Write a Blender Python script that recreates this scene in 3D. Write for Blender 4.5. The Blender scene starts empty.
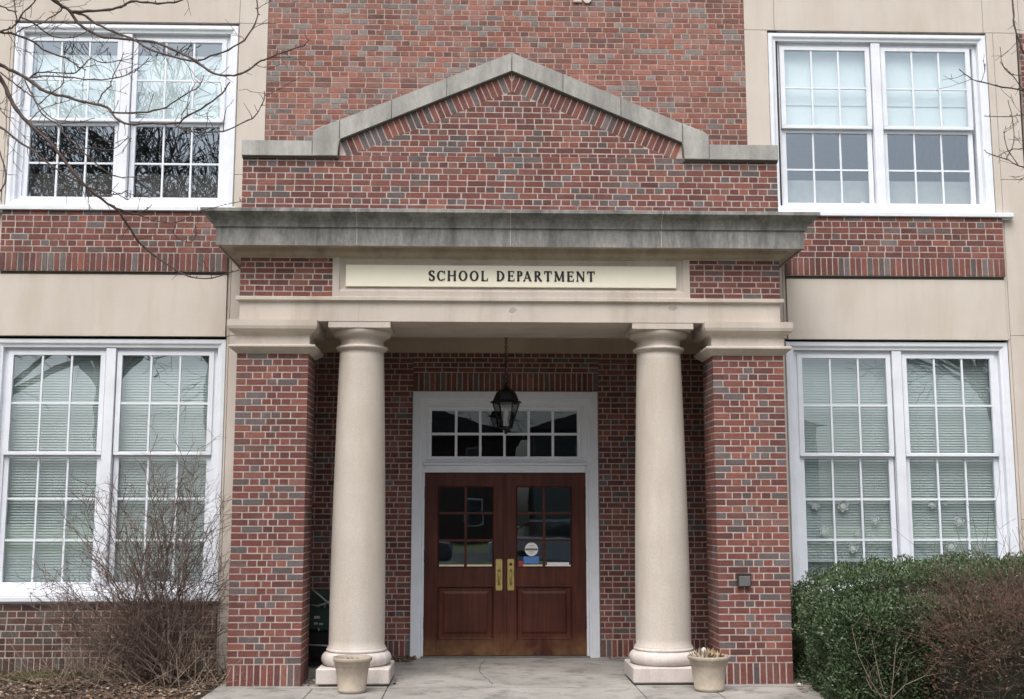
import bpy, bmesh, math, random
import numpy as np
from mathutils import Vector, Matrix, noise
random.seed(7); rnd = random.random
PI = math.pi; R = math.radians
C = bpy.context.scene.collection
S = bpy.context.scene

# ------------------------------------------------------------------ camera
CAMX, CAMY, CAMZ = -0.344, -11.05, 1.561
F, PITCH, YAW = 1170.72, R(7.977), R(1.796)
cd = bpy.data.cameras.new('camera'); cam = bpy.data.objects.new('camera', cd); C.objects.link(cam)
cam.location = (CAMX, CAMY, CAMZ); cam.rotation_euler = (PI/2 + PITCH, 0, -YAW)
cd.sensor_fit = 'HORIZONTAL'; cd.sensor_width = 36; cd.lens = F/1024*36; cd.clip_end = 500
S.camera = cam

# ------------------------------------------------------------------ sky, sun, exposure
w = bpy.data.worlds.new('World'); S.world = w; w.use_nodes = True
nt = w.node_tree; nt.nodes.clear()
sky = nt.nodes.new('ShaderNodeTexSky'); sky.sky_type = 'NISHITA'; sky.sun_disc = False
SUN_EL, SUN_AZ = R(59), R(200)
sky.sun_elevation = SUN_EL; sky.sun_rotation = SUN_AZ; sky.dust_density = 6; sky.air_density = 1.0; sky.ozone_density = 1.5
hs = nt.nodes.new('ShaderNodeHueSaturation'); hs.inputs['Saturation'].default_value = 0.45
bg = nt.nodes.new('ShaderNodeBackground'); bg.inputs['Strength'].default_value = 0.15
wo = nt.nodes.new('ShaderNodeOutputWorld')
nt.links.new(sky.outputs[0], hs.inputs['Color']); nt.links.new(hs.outputs[0], bg.inputs[0]); nt.links.new(bg.outputs[0], wo.inputs[0])
sd = bpy.data.lights.new('sun', 'SUN'); sun = bpy.data.objects.new('sun', sd); C.objects.link(sun)
sd.energy = 1.15; sd.angle = R(40); sd.color = (1, .97, .93)
# direction towards the sun: sky rotation measured from +Y clockwise
sdir = Vector((math.sin(SUN_AZ)*math.cos(SUN_EL), math.cos(SUN_AZ)*math.cos(SUN_EL), math.sin(SUN_EL)))
sun.rotation_euler = sdir.to_track_quat('Z', 'Y').to_euler()
S.view_settings.view_transform = 'Standard'; S.view_settings.look = 'None'
S.view_settings.gamma = 1; S.view_settings.exposure = 0.60
S.render.engine = 'CYCLES'
S.cycles.transparent_max_bounces = 24

def at(x, y, Y):
    """pixel of the photograph -> world point at depth Y"""
    u = (x-512)/F; v = -(y-349.5)/F
    fy = math.cos(PITCH)-v*math.sin(PITCH); fz = math.sin(PITCH)+v*math.cos(PITCH)
    X = u*math.cos(YAW)+fy*math.sin(YAW); Yd = -u*math.sin(YAW)+fy*math.cos(YAW)
    t = (Y-CAMY)/Yd
    return Vector((CAMX+X*t, Y, CAMZ+fz*t))

# ------------------------------------------------------------------ materials
def mat(name, rough=.8):
    m = bpy.data.materials.new(name); m.use_nodes = True
    n = m.node_tree; b = n.nodes['Principled BSDF']; b.inputs['Roughness'].default_value = rough
    return m, n, b
def N(n, t, **k):
    o = n.nodes.new('ShaderNode'+t)
    for a, v in k.items():
        if a.startswith('i_'): o.inputs[a[2:].replace('_', ' ')].default_value = v
        else: setattr(o, a, v)
    return o
def coords(n, scale=(1, 1, 1)):
    g = N(n, 'NewGeometry'); mp = N(n, 'Mapping'); mp.inputs['Scale'].default_value = scale
    n.links.new(g.outputs['Position'], mp.inputs['Vector']); return mp.outputs[0]
def noi(n, scale, detail=4, rough=.55, stretch=(1, 1, 1), dist=0):
    t = N(n, 'TexNoise'); t.inputs['Scale'].default_value = scale; t.inputs['Detail'].default_value = detail
    t.inputs['Roughness'].default_value = rough; t.inputs['Distortion'].default_value = dist
    n.links.new(coords(n, stretch), t.inputs['Vector']); return t.outputs['Fac']
def ramp(n, fac, stops):
    r = N(n, 'ValToRGB'); e = r.color_ramp.elements
    while len(e) < len(stops): e.new(.5)
    for el, (p, c) in zip(e, stops):
        el.position = p; el.color = (*c, 1) if len(c) == 3 else c
    n.links.new(fac, r.inputs[0]); return r.outputs[0]
def mix(n, fac, a, b, mode='MIX'):
    m = N(n, 'Mix', data_type='RGBA', blend_type=mode)
    for s, v in ((m.inputs[0], fac), (m.inputs[6], a), (m.inputs[7], b)):
        if isinstance(v, (int, float)): s.default_value = v
        elif isinstance(v, tuple): s.default_value = (*v, 1)
        else: n.links.new(v, s)
    return m.outputs[2]
def bump(n, b, h, strength=.3, dist=.01):
    k = N(n, 'Bump'); k.inputs['Strength'].default_value = strength; k.inputs['Distance'].default_value = dist
    n.links.new(h, k.inputs['Height']); n.links.new(k.outputs[0], b.inputs['Normal'])

def stone_mat(name, a, c, stain=(.2, .17, .13), amt=.35, sp=.5, grime=None):
    m, n, b = mat(name, .85)
    col = ramp(n, noi(n, 1.7, 5), [(.3, a), (.7, c)])
    fine = ramp(n, noi(n, 160, 2), [(.3, (.78,)*3), (.7, (1.12,)*3)])
    col = mix(n, sp, col, fine, 'MULTIPLY')
    st = ramp(n, noi(n, 3.0, 8, .68, (1, 1, .16)), [(.47, (0,)*3), (.72, (1,)*3)])
    f = N(n, 'Math', operation='MULTIPLY'); n.links.new(st, f.inputs[0]); f.inputs[1].default_value = amt
    col = mix(n, f.outputs[0], col, stain)
    if grime:
        g1 = ramp(n, noi(n, 5, 9, .72, (1, 1, .22)), [(.42, (0,)*3), (.62, (1,)*3)])
        g2 = ramp(n, noi(n, 26, 6, .7, (1, 1, .5)), [(.38, (0,)*3), (.66, (1,)*3)])
        gm = N(n, 'Math', operation='MULTIPLY'); n.links.new(g1, gm.inputs[0]); gm.inputs[1].default_value = grime[1]
        col = mix(n, gm.outputs[0], col, grime[0])
        gm2 = N(n, 'Math', operation='MULTIPLY'); n.links.new(g2, gm2.inputs[0]); gm2.inputs[1].default_value = grime[1]*.6
        col = mix(n, gm2.outputs[0], col, grime[0])
    n.links.new(col, b.inputs['Base Color'])
    bump(n, b, noi(n, 60, 6, .7), .25, .006)
    return m
M = {}
M['stone'] = stone_mat('limestone panels', (.52, .465, .415), (.585, .53, .48), (.40, .345, .28), .45, .5)
M['stone_trim'] = stone_mat('limestone mouldings', (.49, .43, .38), (.57, .51, .455), (.30, .245, .20), .6, .6)
M['column_stone'] = stone_mat('granular column stone', (.47, .42, .37), (.55, .50, .45), (.37, .31, .235), .6, 1.0)
M['base_stone'] = stone_mat('pale granite base', (.50, .45, .42), (.60, .55, .52), (.25, .21, .19), .7, .6)
M['coping'] = stone_mat('weathered concrete coping', (.38, .37, .35), (.47, .46, .44), (.17, .165, .155), .7, .8, ((.13, .13, .125), .4))
M['cornice'] = stone_mat('weathered cornice stone', (.27, .265, .255), (.39, .38, .365), (.085, .082, .08), .5, .7, ((.05, .05, .052), .65))
M['soffit_stone'] = stone_mat('tan bed mould stone', (.34, .28, .225), (.43, .365, .30), (.15, .11, .085), .7, .5)
M['plaster'] = stone_mat('porch ceiling plaster', (.42, .33, .25), (.48, .39, .30), (.3, .22, .16), .4, .2)

def brick_mat(name, stops, val=1.0, bleach=0.0):
    m, n, b = mat(name, .82)
    a = N(n, 'Attribute', attribute_name='bc'); s = N(n, 'SeparateXYZ'); n.links.new(a.outputs['Vector'], s.inputs[0])
    col = ramp(n, s.outputs[0], stops)
    v = N(n, 'MapRange'); v.inputs['To Min'].default_value = .80*val; v.inputs['To Max'].default_value = 1.22*val
    n.links.new(s.outputs[1], v.inputs['Value'])
    vm = N(n, 'VectorMath', operation='SCALE'); n.links.new(col, vm.inputs[0]); n.links.new(v.outputs[0], vm.inputs['Scale'])
    mot = ramp(n, noi(n, 38, 7, .75), [(.3, (.55,)*3), (.7, (1.4,)*3)])
    col = mix(n, .8, vm.outputs[0], mot, 'MULTIPLY')
    wv = ramp(n, noi(n, 1.3, 6, .6), [(.3, (.72,)*3), (.7, (1.2,)*3)])
    col = mix(n, .85, col, wv, 'MULTIPLY')
    # pale bloom of lime on some bricks
    bl = ramp(n, noi(n, 3.5, 8, .7), [(.5, (0,)*3), (.8, (1,)*3)])
    f = N(n, 'Math', operation='MULTIPLY'); n.links.new(bl, f.inputs[0]); f.inputs[1].default_value = .25+bleach
    col = mix(n, f.outputs[0], col, (.34, .27, .25))
    n.links.new(col, b.inputs['Base Color']); bump(n, b, noi(n, 120, 5, .7), .5, .004)
    return m
RED0 = [(0, (.085, .030, .028)), (.2, (.150, .040, .035)), (.5, (.195, .050, .042)), (.66, (.25, .075, .05)), (.74, (.15, .07, .06)), (.8, (.115, .095, .09)), (1, (.16, .14, .14))]
ORG = [(0, (.12, .05, .045)), (.25, (.22, .07, .055)), (.6, (.29, .095, .062)), (.75, (.24, .10, .08)), (.82, (.13, .11, .105)), (1, (.20, .175, .16))]
RED = [(0, (.105, .038, .034)), (.25, (.135, .044, .036)), (.55, (.158, .052, .041)), (.76, (.182, .062, .046)), (.82, (.215, .08, .054)), (.87, (.125, .068, .060)), (.91, (.088, .068, .066)), (1, (.125, .105, .107))]
ORG = [(0, (.13, .065, .055)), (.25, (.20, .075, .058)), (.6, (.27, .10, .070)), (.8, (.22, .12, .10)), (.86, (.15, .125, .12)), (1, (.20, .18, .17))]
BRN = [(0, (.055, .032, .026)), (.3, (.085, .042, .032)), (.7, (.115, .055, .04)), (.86, (.085, .07, .06)), (1, (.12, .10, .09))]
M['brick'] = brick_mat('red face brick', RED)
M['brick_base'] = brick_mat('soiled brown brick', BRN, 1.0, .05)
M['brick_old'] = brick_mat('weathered orange brick', ORG, 1.0, .15)
def simple(name, col, rough=.6, metal=0, nscale=8, var=.12, bmp=0):
    m, n, b = mat(name, rough); b.inputs['Metallic'].default_value = metal
    lo = tuple(c*(1-var) for c in col); hi = tuple(min(1, c*(1+var)) for c in col)
    n.links.new(ramp(n, noi(n, nscale, 6, .65), [(.3, lo), (.7, hi)]), b.inputs['Base Color'])
    if bmp: bump(n, b, noi(n, nscale*5, 4), bmp, .004)
    return m
M['mortar'] = simple('lime mortar', (.405, .34, .315), .95, 0, 9, .3, .3)
M['gap'] = simple('shadow gap', (.03, .028, .026), .9)
M['mortar_old'] = simple('weathered mortar', (.37, .28, .245), .95, 0, 12, .3, .3)
M['joint'] = simple('dark joint', (.10, .09, .08), .9)
M['white'] = simple('white painted timber', (.70, .73, .79), .5, 0, 4, .07)
M['white_shade'] = simple('white roller blind', (.86, .90, .91), .8, 0, 2, .03)
M['slat'] = simple('blind slat', (.56, .61, .60), .55, 0, 3, .03)
M['black_metal'] = simple('black iron', (.02, .02, .022), .4, .6, 20, .3)
M['brass'] = simple('brass', (.55, .42, .17), .32, .85, 20, .2)
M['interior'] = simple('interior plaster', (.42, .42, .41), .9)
M['dark_interior'] = simple('interior in painted dimness', (.10, .09, .08), .9)  # dimness of the hall and upper left room put into the colour
M['paper'] = simple('paper', (.80, .80, .78), .8)
M['cream_paper'] = simple('cream strip', (.72, .68, .50), .7)
M['blue'] = simple('blue decal', (.09, .22, .52), .6)
M['redd'] = simple('red decal', (.35, .04, .03), .6)
M['letter'] = simple('black lettering', (.015, .015, .015), .5)
M['sign'] = simple('cream sign board', (.82, .775, .64), .5, 0, 3, .03)
M['pot'] = simple('beige plastic', (.36, .305, .245), .7, 0, 9, .22, .1)
M['soil'] = simple('potting soil', (.03, .022, .016), 1, 0, 60, .4, .5)
M['deadleaf'] = simple('dry plant', (.34, .26, .16), .9, 0, 30, .4)
M['green_box'] = simple('dark green paint', (.006, .028, .019), .5, 0, 14, .25)
M['galv'] = simple('galvanised rod', (.35, .36, .36), .5, .6)
M['greybox'] = simple('grey metal cover', (.16, .16, .16), .5, .5)
M['bronze_box'] = simple('brown metal box', (.05, .04, .035), .5, .4)
M['bulb'] = simple('frosted candle glass', (.75, .74, .70), .4)
M['bark_dark'] = simple('dark twig bark', (.078, .054, .047), .85, 0, 40, .35, .3)
M['bark_grey'] = simple('grey trunk bark', (.105, .095, .085), .95, 0, 12, .35, .5)
M['shrub_bark'] = simple('shrub bark', (.15, .108, .09), .85, 0, 25, .45)
M['red_twig'] = simple('reddish twig', (.105, .062, .046), .85, 0, 25, .35)
M['pale_twig'] = simple('pale dead twig', (.26, .20, .15), .9, 0, 25, .35)

def leaf_mat(name, stops, rough=.45):
    m, n, b = mat(name, rough)
    a = N(n, 'Attribute', attribute_name='bc'); s = N(n, 'SeparateXYZ'); n.links.new(a.outputs['Vector'], s.inputs[0])
    n.links.new(ramp(n, s.outputs[0], stops), b.inputs['Base Color']); return m
M['leaf'] = leaf_mat('evergreen leaf', [(0, (.022, .036, .015)), (.5, (.044, .076, .030)), (.85, (.085, .125, .052)), (.96, (.14, .16, .08)), (1, (.18, .13, .08))])
M['leaf2'] = leaf_mat('clipped yew leaf', [(0, (.036, .052, .026)), (.5, (.060, .096, .040)), (.85, (.105, .150, .068)), (1, (.21, .16, .10))])
M['redleaf'] = leaf_mat('russet leaf', [(0, (.075, .038, .026)), (.35, (.12, .062, .042)), (.55, (.15, .085, .055)), (.75, (.06, .075, .032)), (.85, (.05, .07, .03)), (1, (.22, .14, .09))], .8)
M['litter'] = leaf_mat('leaf litter', [(0, (.045, .026, .017)), (.4, (.10, .058, .036)), (.75, (.17, .105, .065)), (.95, (.28, .21, .15)), (1, (.5, .46, .42))], .85)
M['grass'] = leaf_mat('grass', [(0, (.05, .06, .02)), (.6, (.09, .11, .035)), (1, (.22, .20, .09))], .8)
M['core'] = simple('hedge core in painted shade', (.012, .014, .008), 1, 0, 20, .4)  # near-black colour stands in for shade inside the hedge

# wood of the doors
m, n, b = mat('stained oak', .5); b.inputs['Specular IOR Level'].default_value = .25
g = ramp(n, noi(n, 26, 7, .6, (1, 1, .05), .6), [(.25, (.040, .011, .008)), (.5, (.075, .020, .012)), (.78, (.115, .033, .019))])
wvv = ramp(n, noi(n, 2.3, 5, .6), [(.3, (.6,)*3), (.75, (1.15,)*3)])
col = mix(n, .9, g, wvv, 'MULTIPLY')
gz = N(n, 'NewGeometry'); sx = N(n, 'SeparateXYZ'); n.links.new(gz.outputs['Position'], sx.inputs[0])
# worn bare varnish near the threshold
wr = N(n, 'MapRange', clamp=True); wr.inputs['From Min'].default_value = .28; wr.inputs['From Max'].default_value = .03
n.links.new(sx.outputs[2], wr.inputs['Value'])
wn = ramp(n, noi(n, 3.1, 6, .6), [(.42, (0,)*3), (.68, (1,)*3)])
wf = N(n, 'Math', operation='MULTIPLY'); n.links.new(wr.outputs[0], wf.inputs[0]); n.links.new(wn, wf.inputs[1])
wf2 = N(n, 'Math', operation='MULTIPLY'); n.links.new(wf.outputs[0], wf2.inputs[0]); wf2.inputs[1].default_value = .75
col = mix(n, wf2.outputs[0], col, (.26, .15, .065))
n.links.new(col, b.inputs['Base Color']); bump(n, b, noi(n, 30, 5, .6, (1, 1, .06)), .15, .003)
M['wood'] = m

def glass_mat(name, tint, refl, bumpy=0.0):
    m = bpy.data.materials.new(name); m.use_nodes = True; n = m.node_tree; n.nodes.clear()
    o = N(n, 'OutputMaterial'); tr = N(n, 'BsdfTransparent'); tr.inputs[0].default_value = (*tint, 1)
    gl = N(n, 'BsdfGlossy'); gl.inputs['Roughness'].default_value = .0; gl.inputs[0].default_value = (.80, .91, 1, 1)
    fr = N(n, 'LayerWeight'); pw = N(n, 'Math', operation='POWER'); pw.inputs[1].default_value = 5
    n.links.new(fr.outputs['Facing'], pw.inputs[0])
    mr = N(n, 'MapRange'); mr.inputs['To Min'].default_value = refl; mr.inputs['To Max'].default_value = 1
    n.links.new(pw.outputs[0], mr.inputs['Value'])
    mx = N(n, 'MixShader'); n.links.new(mr.outputs[0], mx.inputs[0]); n.links.new(tr.outputs[0], mx.inputs[1]); n.links.new(gl.outputs[0], mx.inputs[2])
    n.links.new(mx.outputs[0], o.inputs[0])
    if bumpy:
        k = N(n, 'Bump'); k.inputs['Strength'].default_value = bumpy; k.inputs['Distance'].default_value = .01
        n.links.new(noi(n, 2.5, 2), k.inputs['Height'])
        n.links.new(k.outputs[0], gl.inputs['Normal'])
    return m
M['glass'] = glass_mat('window glass', (.87, .92, .92), .26, .05)
M['transom_glass'] = glass_mat('transom glass', (.6, .62, .62), .085, .04)
M['door_glass'] = glass_mat('door glass', (.6, .62, .62), .19, .04)
M['lamp_glass'] = glass_mat('lantern glass', (.62, .62, .60), .10)

# concrete walk
m, n, b = mat('concrete paving', .85)
c = ramp(n, noi(n, 1.4, 7, .62), [(.28, (.19, .18, .165)), (.5, (.30, .285, .265)), (.75, (.39, .37, .345))])
c = mix(n, .5, c, ramp(n, noi(n, 110, 3), [(.3, (.75,)*3), (.7, (1.15,)*3)]), 'MULTIPLY')
c = mix(n, .85, c, ramp(n, noi(n, 42, 4, .7), [(.30, (.5,)*3), (.42, (1,)*3)]), 'MULTIPLY')
c = mix(n, .8, c, ramp(n, noi(n, 3.6, 8, .7), [(.36, (.45,)*3), (.5, (1,)*3)]), 'MULTIPLY')
n.links.new(c, b.inputs['Base Color']); bump(n, b, noi(n, 90, 6), .25, .004)
M['concrete'] = m
M['mulch'] = simple('mulch soil', (.060, .042, .032), 1, 0, 18, .45, .8)
M['lawn'] = simple('winter lawn', (.10, .11, .05), 1, 0, 3, .3, .3)
M['old_asphalt'] = simple('worn asphalt', (.12, .12, .12), .9, 0, 6, .3, .2)
M['asphalt'] = simple('asphalt', (.05, .05, .052), .9, 0, 30, .2, .2)

# ------------------------------------------------------------------ mesh helpers
class MB:
    def __init__(s): s.v = []; s.f = []; s.mi = []; s.a = []; s.sm = []
    def face(s, pts, mi=0, a=(0, 0, 0)):
        i = len(s.v); s.v.extend(tuple(p) for p in pts); s.f.append(tuple(range(i, i+len(pts)))); s.mi.append(mi); s.a.append(a); s.sm.append(False)
    def faces_idx(s, vs, fs, mi=0, a=(0, 0, 0), smooth=False):
        i = len(s.v); s.v.extend(tuple(p) for p in vs)
        for f in fs: s.f.append(tuple(i+k for k in f)); s.mi.append(mi); s.a.append(a); s.sm.append(smooth)
    def box(s, x0, x1, y0, y1, z0, z1, mi=0, a=(0, 0, 0), bev=0):
        if bev:
            b = bev; pr = [(x0, x1, y0, y1)]
            # chamfer all edges by stacking inset loops along z
            def loop(i, z): return [(x0+i+b*(i == 0), y0+i, z)]
            vs = []
            for z, i in ((z0, b), (z0+b, 0), (z1-b, 0), (z1, b)):
                X0, X1, Y0, Y1 = x0+i, x1-i, y0+i, y1-i; c = 0 if i else b
                vs += [(X0+c, Y0, z), (X1-c, Y0, z), (X1, Y0+c, z), (X1, Y1-c, z), (X1-c, Y1, z), (X0+c, Y1, z), (X0, Y1-c, z), (X0, Y0+c, z)]
            fs = []
            for k in range(3):
                for j in range(8): fs.append((k*8+j, k*8+(j+1) % 8, k*8+8+(j+1) % 8, k*8+8+j))
            fs.append(tuple(reversed(range(8)))); fs.append(tuple(range(24, 32)))
            s.faces_idx(vs, fs, mi, a); return
        vs = [(x, y, z) for z in (z0, z1) for x, y in ((x0, y0), (x1, y0), (x1, y1), (x0, y1))]
        s.faces_idx(vs, [(3, 2, 1, 0), (4, 5, 6, 7), (0, 1, 5, 4), (1, 2, 6, 5), (2, 3, 7, 6), (3, 0, 4, 7)], mi, a)
    def lathe(s, cx, cy, prof, seg=40, mi=0, cap=True, smooth=True, a=(0, 0, 0)):
        vs = []; fs = []
        for r, z in prof:
            for k in range(seg): t = 2*PI*k/seg; vs.append((cx+r*math.cos(t), cy+r*math.sin(t), z))
        for j in range(len(prof)-1):
            for k in range(seg): fs.append((j*seg+k, j*seg+(k+1) % seg, (j+1)*seg+(k+1) % seg, (j+1)*seg+k))
        s.faces_idx(vs, fs, mi, a, smooth)
        if cap:
            s.faces_idx(vs[:seg], [tuple(reversed(range(seg)))], mi, a); s.faces_idx(vs[-seg:], [tuple(range(seg))], mi, a)
    def rectsweep(s, x0, x1, y0, y1, prof, mi=0, mif=None):
        """profile of (outward offset, z) carried round a rectangle, closed top and bottom"""
        vs = []
        for o, z in prof: vs += [(x0-o, y0-o, z), (x1+o, y0-o, z), (x1+o, y1+o, z), (x0-o, y1+o, z)]
        for j in range(len(prof)-1):
            q = [(j*4+k, j*4+(k+1) % 4, j*4+4+(k+1) % 4, j*4+4+k) for k in range(4)]
            s.faces_idx([vs[i] for i in range(j*4, j*4+8)], [tuple(i-j*4 for i in f) for f in q], mif(j) if mif else mi)
        s.face(list(reversed(vs[:4])), mif(0) if mif else mi); s.face(vs[-4:], mif(len(prof)-2) if mif else mi)
    def ringframe(s, x0, x1, z0, z1, prof, mi=0, bottom=True):
        """picture-frame moulding facing -Y: profile of (inset, y); mitred corners"""
        for (i0, y0), (i1, y1) in zip(prof[:-1], prof[1:]):
            A = [(x0+i0, y0, z0+i0 if bottom else z0), (x1-i0, y0, z0+i0 if bottom else z0), (x1-i0, y0, z1-i0), (x0+i0, y0, z1-i0)]
            B = [(x0+i1, y1, z0+i1 if bottom else z0), (x1-i1, y1, z0+i1 if bottom else z0), (x1-i1, y1, z1-i1), (x0+i1, y1, z1-i1)]
            for k in range(4):
                if k == 0 and not bottom: continue
                s.face([A[k], A[(k+1) % 4], B[(k+1) % 4], B[k]], mi)
    def tube(s, pts, rad, n=6, mi=0, a=(0, 0, 0), smooth=True):
        pts = [Vector(p) for p in pts]; vs = []; fs = []; up = None
        for i, p in enumerate(pts):
            d = (pts[min(i+1, len(pts)-1)]-pts[max(i-1, 0)])
            if d.length < 1e-9: d = Vector((0, 0, 1))
            d.normalize()
            if up is None: up = d.orthogonal().normalized()
            up = (up-d*up.dot(d)); up = up.normalized() if up.length > 1e-6 else d.orthogonal().normalized()
            q = d.cross(up); r = rad[i] if isinstance(rad, (list, tuple)) else rad
            for k in range(n): t = 2*PI*k/n; vs.append(p+(up*math.cos(t)+q*math.sin(t))*r)
        for j in range(len(pts)-1):
            for k in range(n): fs.append((j*n+k, j*n+(k+1) % n, (j+1)*n+(k+1) % n, (j+1)*n+k))
        fs.append(tuple(reversed(range(n)))); fs.append(tuple(range((len(pts)-1)*n, len(pts)*n)))
        s.faces_idx(vs, fs, mi, a, smooth)
    def build(s, name, mats, parent=None, origin=None, loc=None):
        me = bpy.data.meshes.new(name); v = s.v
        if origin is not None: v = [(p[0]-origin[0], p[1]-origin[1], p[2]-origin[2]) for p in v]
        me.from_pydata(v, [], s.f)
        if not isinstance(mats, (list, tuple)): mats = [mats]
        for m_ in mats: me.materials.append(m_)
        me.polygons.foreach_set('material_index', s.mi); me.polygons.foreach_set('use_smooth', s.sm)
        at_ = me.attributes.new('bc', 'FLOAT_VECTOR', 'FACE'); at_.data.foreach_set('vector', [c for t in s.a for c in t])
        me.update()
        o = bpy.data.objects.new(name, me); C.objects.link(o)
        if parent: o.parent = parent
        if origin is not None: o.location = origin
        if loc is not None: o.location = loc
        return o
def tag(o, label=None, cat=None, group=None, kind=None):
    for k, v in (('label', label), ('category', cat), ('group', group), ('kind', kind)):
        if v: o[k] = v
    return o
def empty(name, loc=(0, 0, 0)):
    o = bpy.data.objects.new(name, None); o.location = loc; o.empty_display_size = .2; C.objects.link(o); return o

# ------------------------------------------------------------------ brickwork
def clip(poly, nx, nz, d):
    out = []
    for i in range(len(poly)):
        p, q = poly[i], poly[(i+1) % len(poly)]
        a = nx*p[0]+nz*p[1]-d; b_ = nx*q[0]+nz*q[1]-d
        if a <= 0: out.append(p)
        if (a < 0 < b_) or (b_ < 0 < a): t = a/(a-b_); out.append((p[0]+(q[0]-p[0])*t, p[1]+(q[1]-p[1])*t))
    return out
def area(p): return abs(sum(p[i][0]*p[(i+1) % len(p)][1]-p[(i+1) % len(p)][0]*p[i][1] for i in range(len(p))))/2
MJ = .0118
def one_brick(mb, poly, O, U, V, Nn, grey=.0, clips=()):
    for c_ in clips:
        poly = clip(poly, *c_)
        if len(poly) < 3: return
    if area(poly) < .0002: return
    d = .0012+.0022*rnd(); t = rnd()
    if grey and rnd() < grey: t = .90+.10*rnd()
    a = (t, rnd(), rnd())
    cx = sum(p[0] for p in poly)/len(poly); cz = sum(p[1] for p in poly)/len(poly)
    back = [O+U*p[0]+V*p[1] for p in poly]
    jit = [((rnd()-.5)*.004, (rnd()-.5)*.0035) for _ in poly]
    fr = [O+U*(p[0]+(cx-p[0])*.0+j[0]-math.copysign(.0008, p[0]-cx))+V*(p[1]+j[1]-math.copysign(.0008, p[1]-cz))+Nn*d for p, j in zip(poly, jit)]
    k = len(poly)
    mb.faces_idx(back+fr, [tuple(range(k, 2*k))]+[(i, (i+1) % k, k+(i+1) % k, k+i) for i in range(k)], 0, a)
def rows(w, course, r, bond, st=.184, hd=.092):
    """intervals of one course"""
    if bond == 'pier':
        L = [.152, .0915, .0915, .0915, .0915, .152] if r % 2 else [.092, .195, .096, .195, .092]
        k = w/sum(L); x = 0; o = []
        for l in L: o.append((x, x+l*k)); x += l*k
        return o
    if bond == 'pierside':
        L = [.092, .184, .184, .06] if r % 2 else [.152, .0915, .0915, .0915, .092]
        k = w/sum(L); x = 0; o = []
        for l in L: o.append((x, x+l*k)); x += l*k
        return o
    if bond == 'soldier':
        n_ = max(1, round(w/.0615)); return [(w*i/n_, w*(i+1)/n_) for i in range(n_)]
    if bond == 'mixed': header = (r % 2 == 0) and noise.noise(Vector((r*.77, 3.1, 0))) > -.22
    else: header = r % 2 == 0
    l = hd if header else st
    x = -(l*.5 if header else (st*.5 if (r//2) % 2 else st*.25)); o = []
    while x < w:
        ll = l*(1+(rnd()-.5)*.06)
        a, b_ = max(0, x), min(w, x+ll)
        if b_-a > .03: o.append((a, b_))
        elif o and b_-a > .0: o[-1] = (o[-1][0], b_)
        x += ll
    return o
def lay(mb, O, U, V, Nn, w, h, course=.0622, bond='english', clips=(), start=0, grey=0, mort=True):
    O, U, V, Nn = Vector(O), Vector(U), Vector(V), Vector(Nn)
    nr = max(1, round(h/course)); ch = h/nr
    if bond == 'soldier': nr = 1; ch = h
    for r in range(nr):
        for a, b_ in rows(w, ch, r+start, bond):
            ia = 0 if a < 1e-6 and w < 6 else MJ/2; ib = 0 if b_ > w-1e-6 and w < 6 else MJ/2
            q = [(a+ia, r*ch+MJ/2), (b_-ib, r*ch+MJ/2), (b_-ib, (r+1)*ch-MJ/2), (a+ia, (r+1)*ch-MJ/2)]
            one_brick(mb, q, O, U, V, Nn, grey, clips)
X_, Y_, Z_ = Vector((1, 0, 0)), Vector((0, 1, 0)), Vector((0, 0, 1))

# ------------------------------------------------------------------ ground
mb = MB(); mb.face([(-150, -150, -.09), (150, -150, -.09), (150, 150, -.09), (-150, 150, -.09)])
tag(mb.build('ground', M['lawn']), kind='structure')
mb = MB(); mb.face([(-150, -34, -.08), (150, -34, -.08), (150, -26, -.08), (-150, -26, -.08)])
tag(mb.build('road', M['asphalt']), kind='structure')
mb = MB(); mb.face([(-30, -24, -.084), (30, -24, -.084), (30, -13, -.084), (-30, -13, -.084)])
tag(mb.build('car_park', M['old_asphalt']), kind='structure')
def bed(name, x0, x1, y0, y1, z):
    mb = MB(); nx, ny = int((x1-x0)/.08), int((y1-y0)/.08); vs = []
    for j in range(ny+1):
        for i in range(nx+1):
            x = x0+(x1-x0)*i/nx; y = y0+(y1-y0)*j/ny
            e = min(1, min(i, nx-i, j, ny-j)/3)
            vs.append((x, y, z-.04+e*(.04+.035*noise.fractal(Vector((x*2.5, y*2.5, 1)), 1, 2, 4))))
    fs = [(j*(nx+1)+i, j*(nx+1)+i+1, (j+1)*(nx+1)+i+1, (j+1)*(nx+1)+i) for j in range(ny) for i in range(nx)]
    mb.faces_idx(vs, fs, 0, (0, 0, 0), True)
    return tag(mb.build(name, M['mulch']), kind='structure')
bed('planting_bed', -9, -2.68, -2.6, 1.0, .0)
bed('planting_bed', 2.80, 9, -2.6, 1.0, .0)
# walk and porch slabs (separate pours with open joints)
mb = MB()
mb.box(-2.69, 2.82, -6.0, 2.3, -.10, -.014, 1)
xs = [-2.68, -1.80, -1.13, 1.13, 1.80, 2.81]
def slab(x0, x1, y0, y1, dz=0): mb.box(x0+.005, x1-.005, y0+.006, y1-.006, -.06, dz, 0)
slab(-2.26, 2.26, .52, 2.1); slab(-1.13, 1.13, -.12, .52, .0); slab(-2.68, -1.13, -.12, .52); slab(1.13, 2.81, -.12, .52)
for i in range(5):
    slab(xs[i], xs[i+1], -1.6, -.12, -.002); slab(xs[i], xs[i+1], -3.2, -1.6, 0); slab(xs[i], xs[i+1], -4.8, -3.2, 0)
walk = tag(mb.build('walkway', [M['concrete'], M['joint']]), kind='structure')
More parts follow.
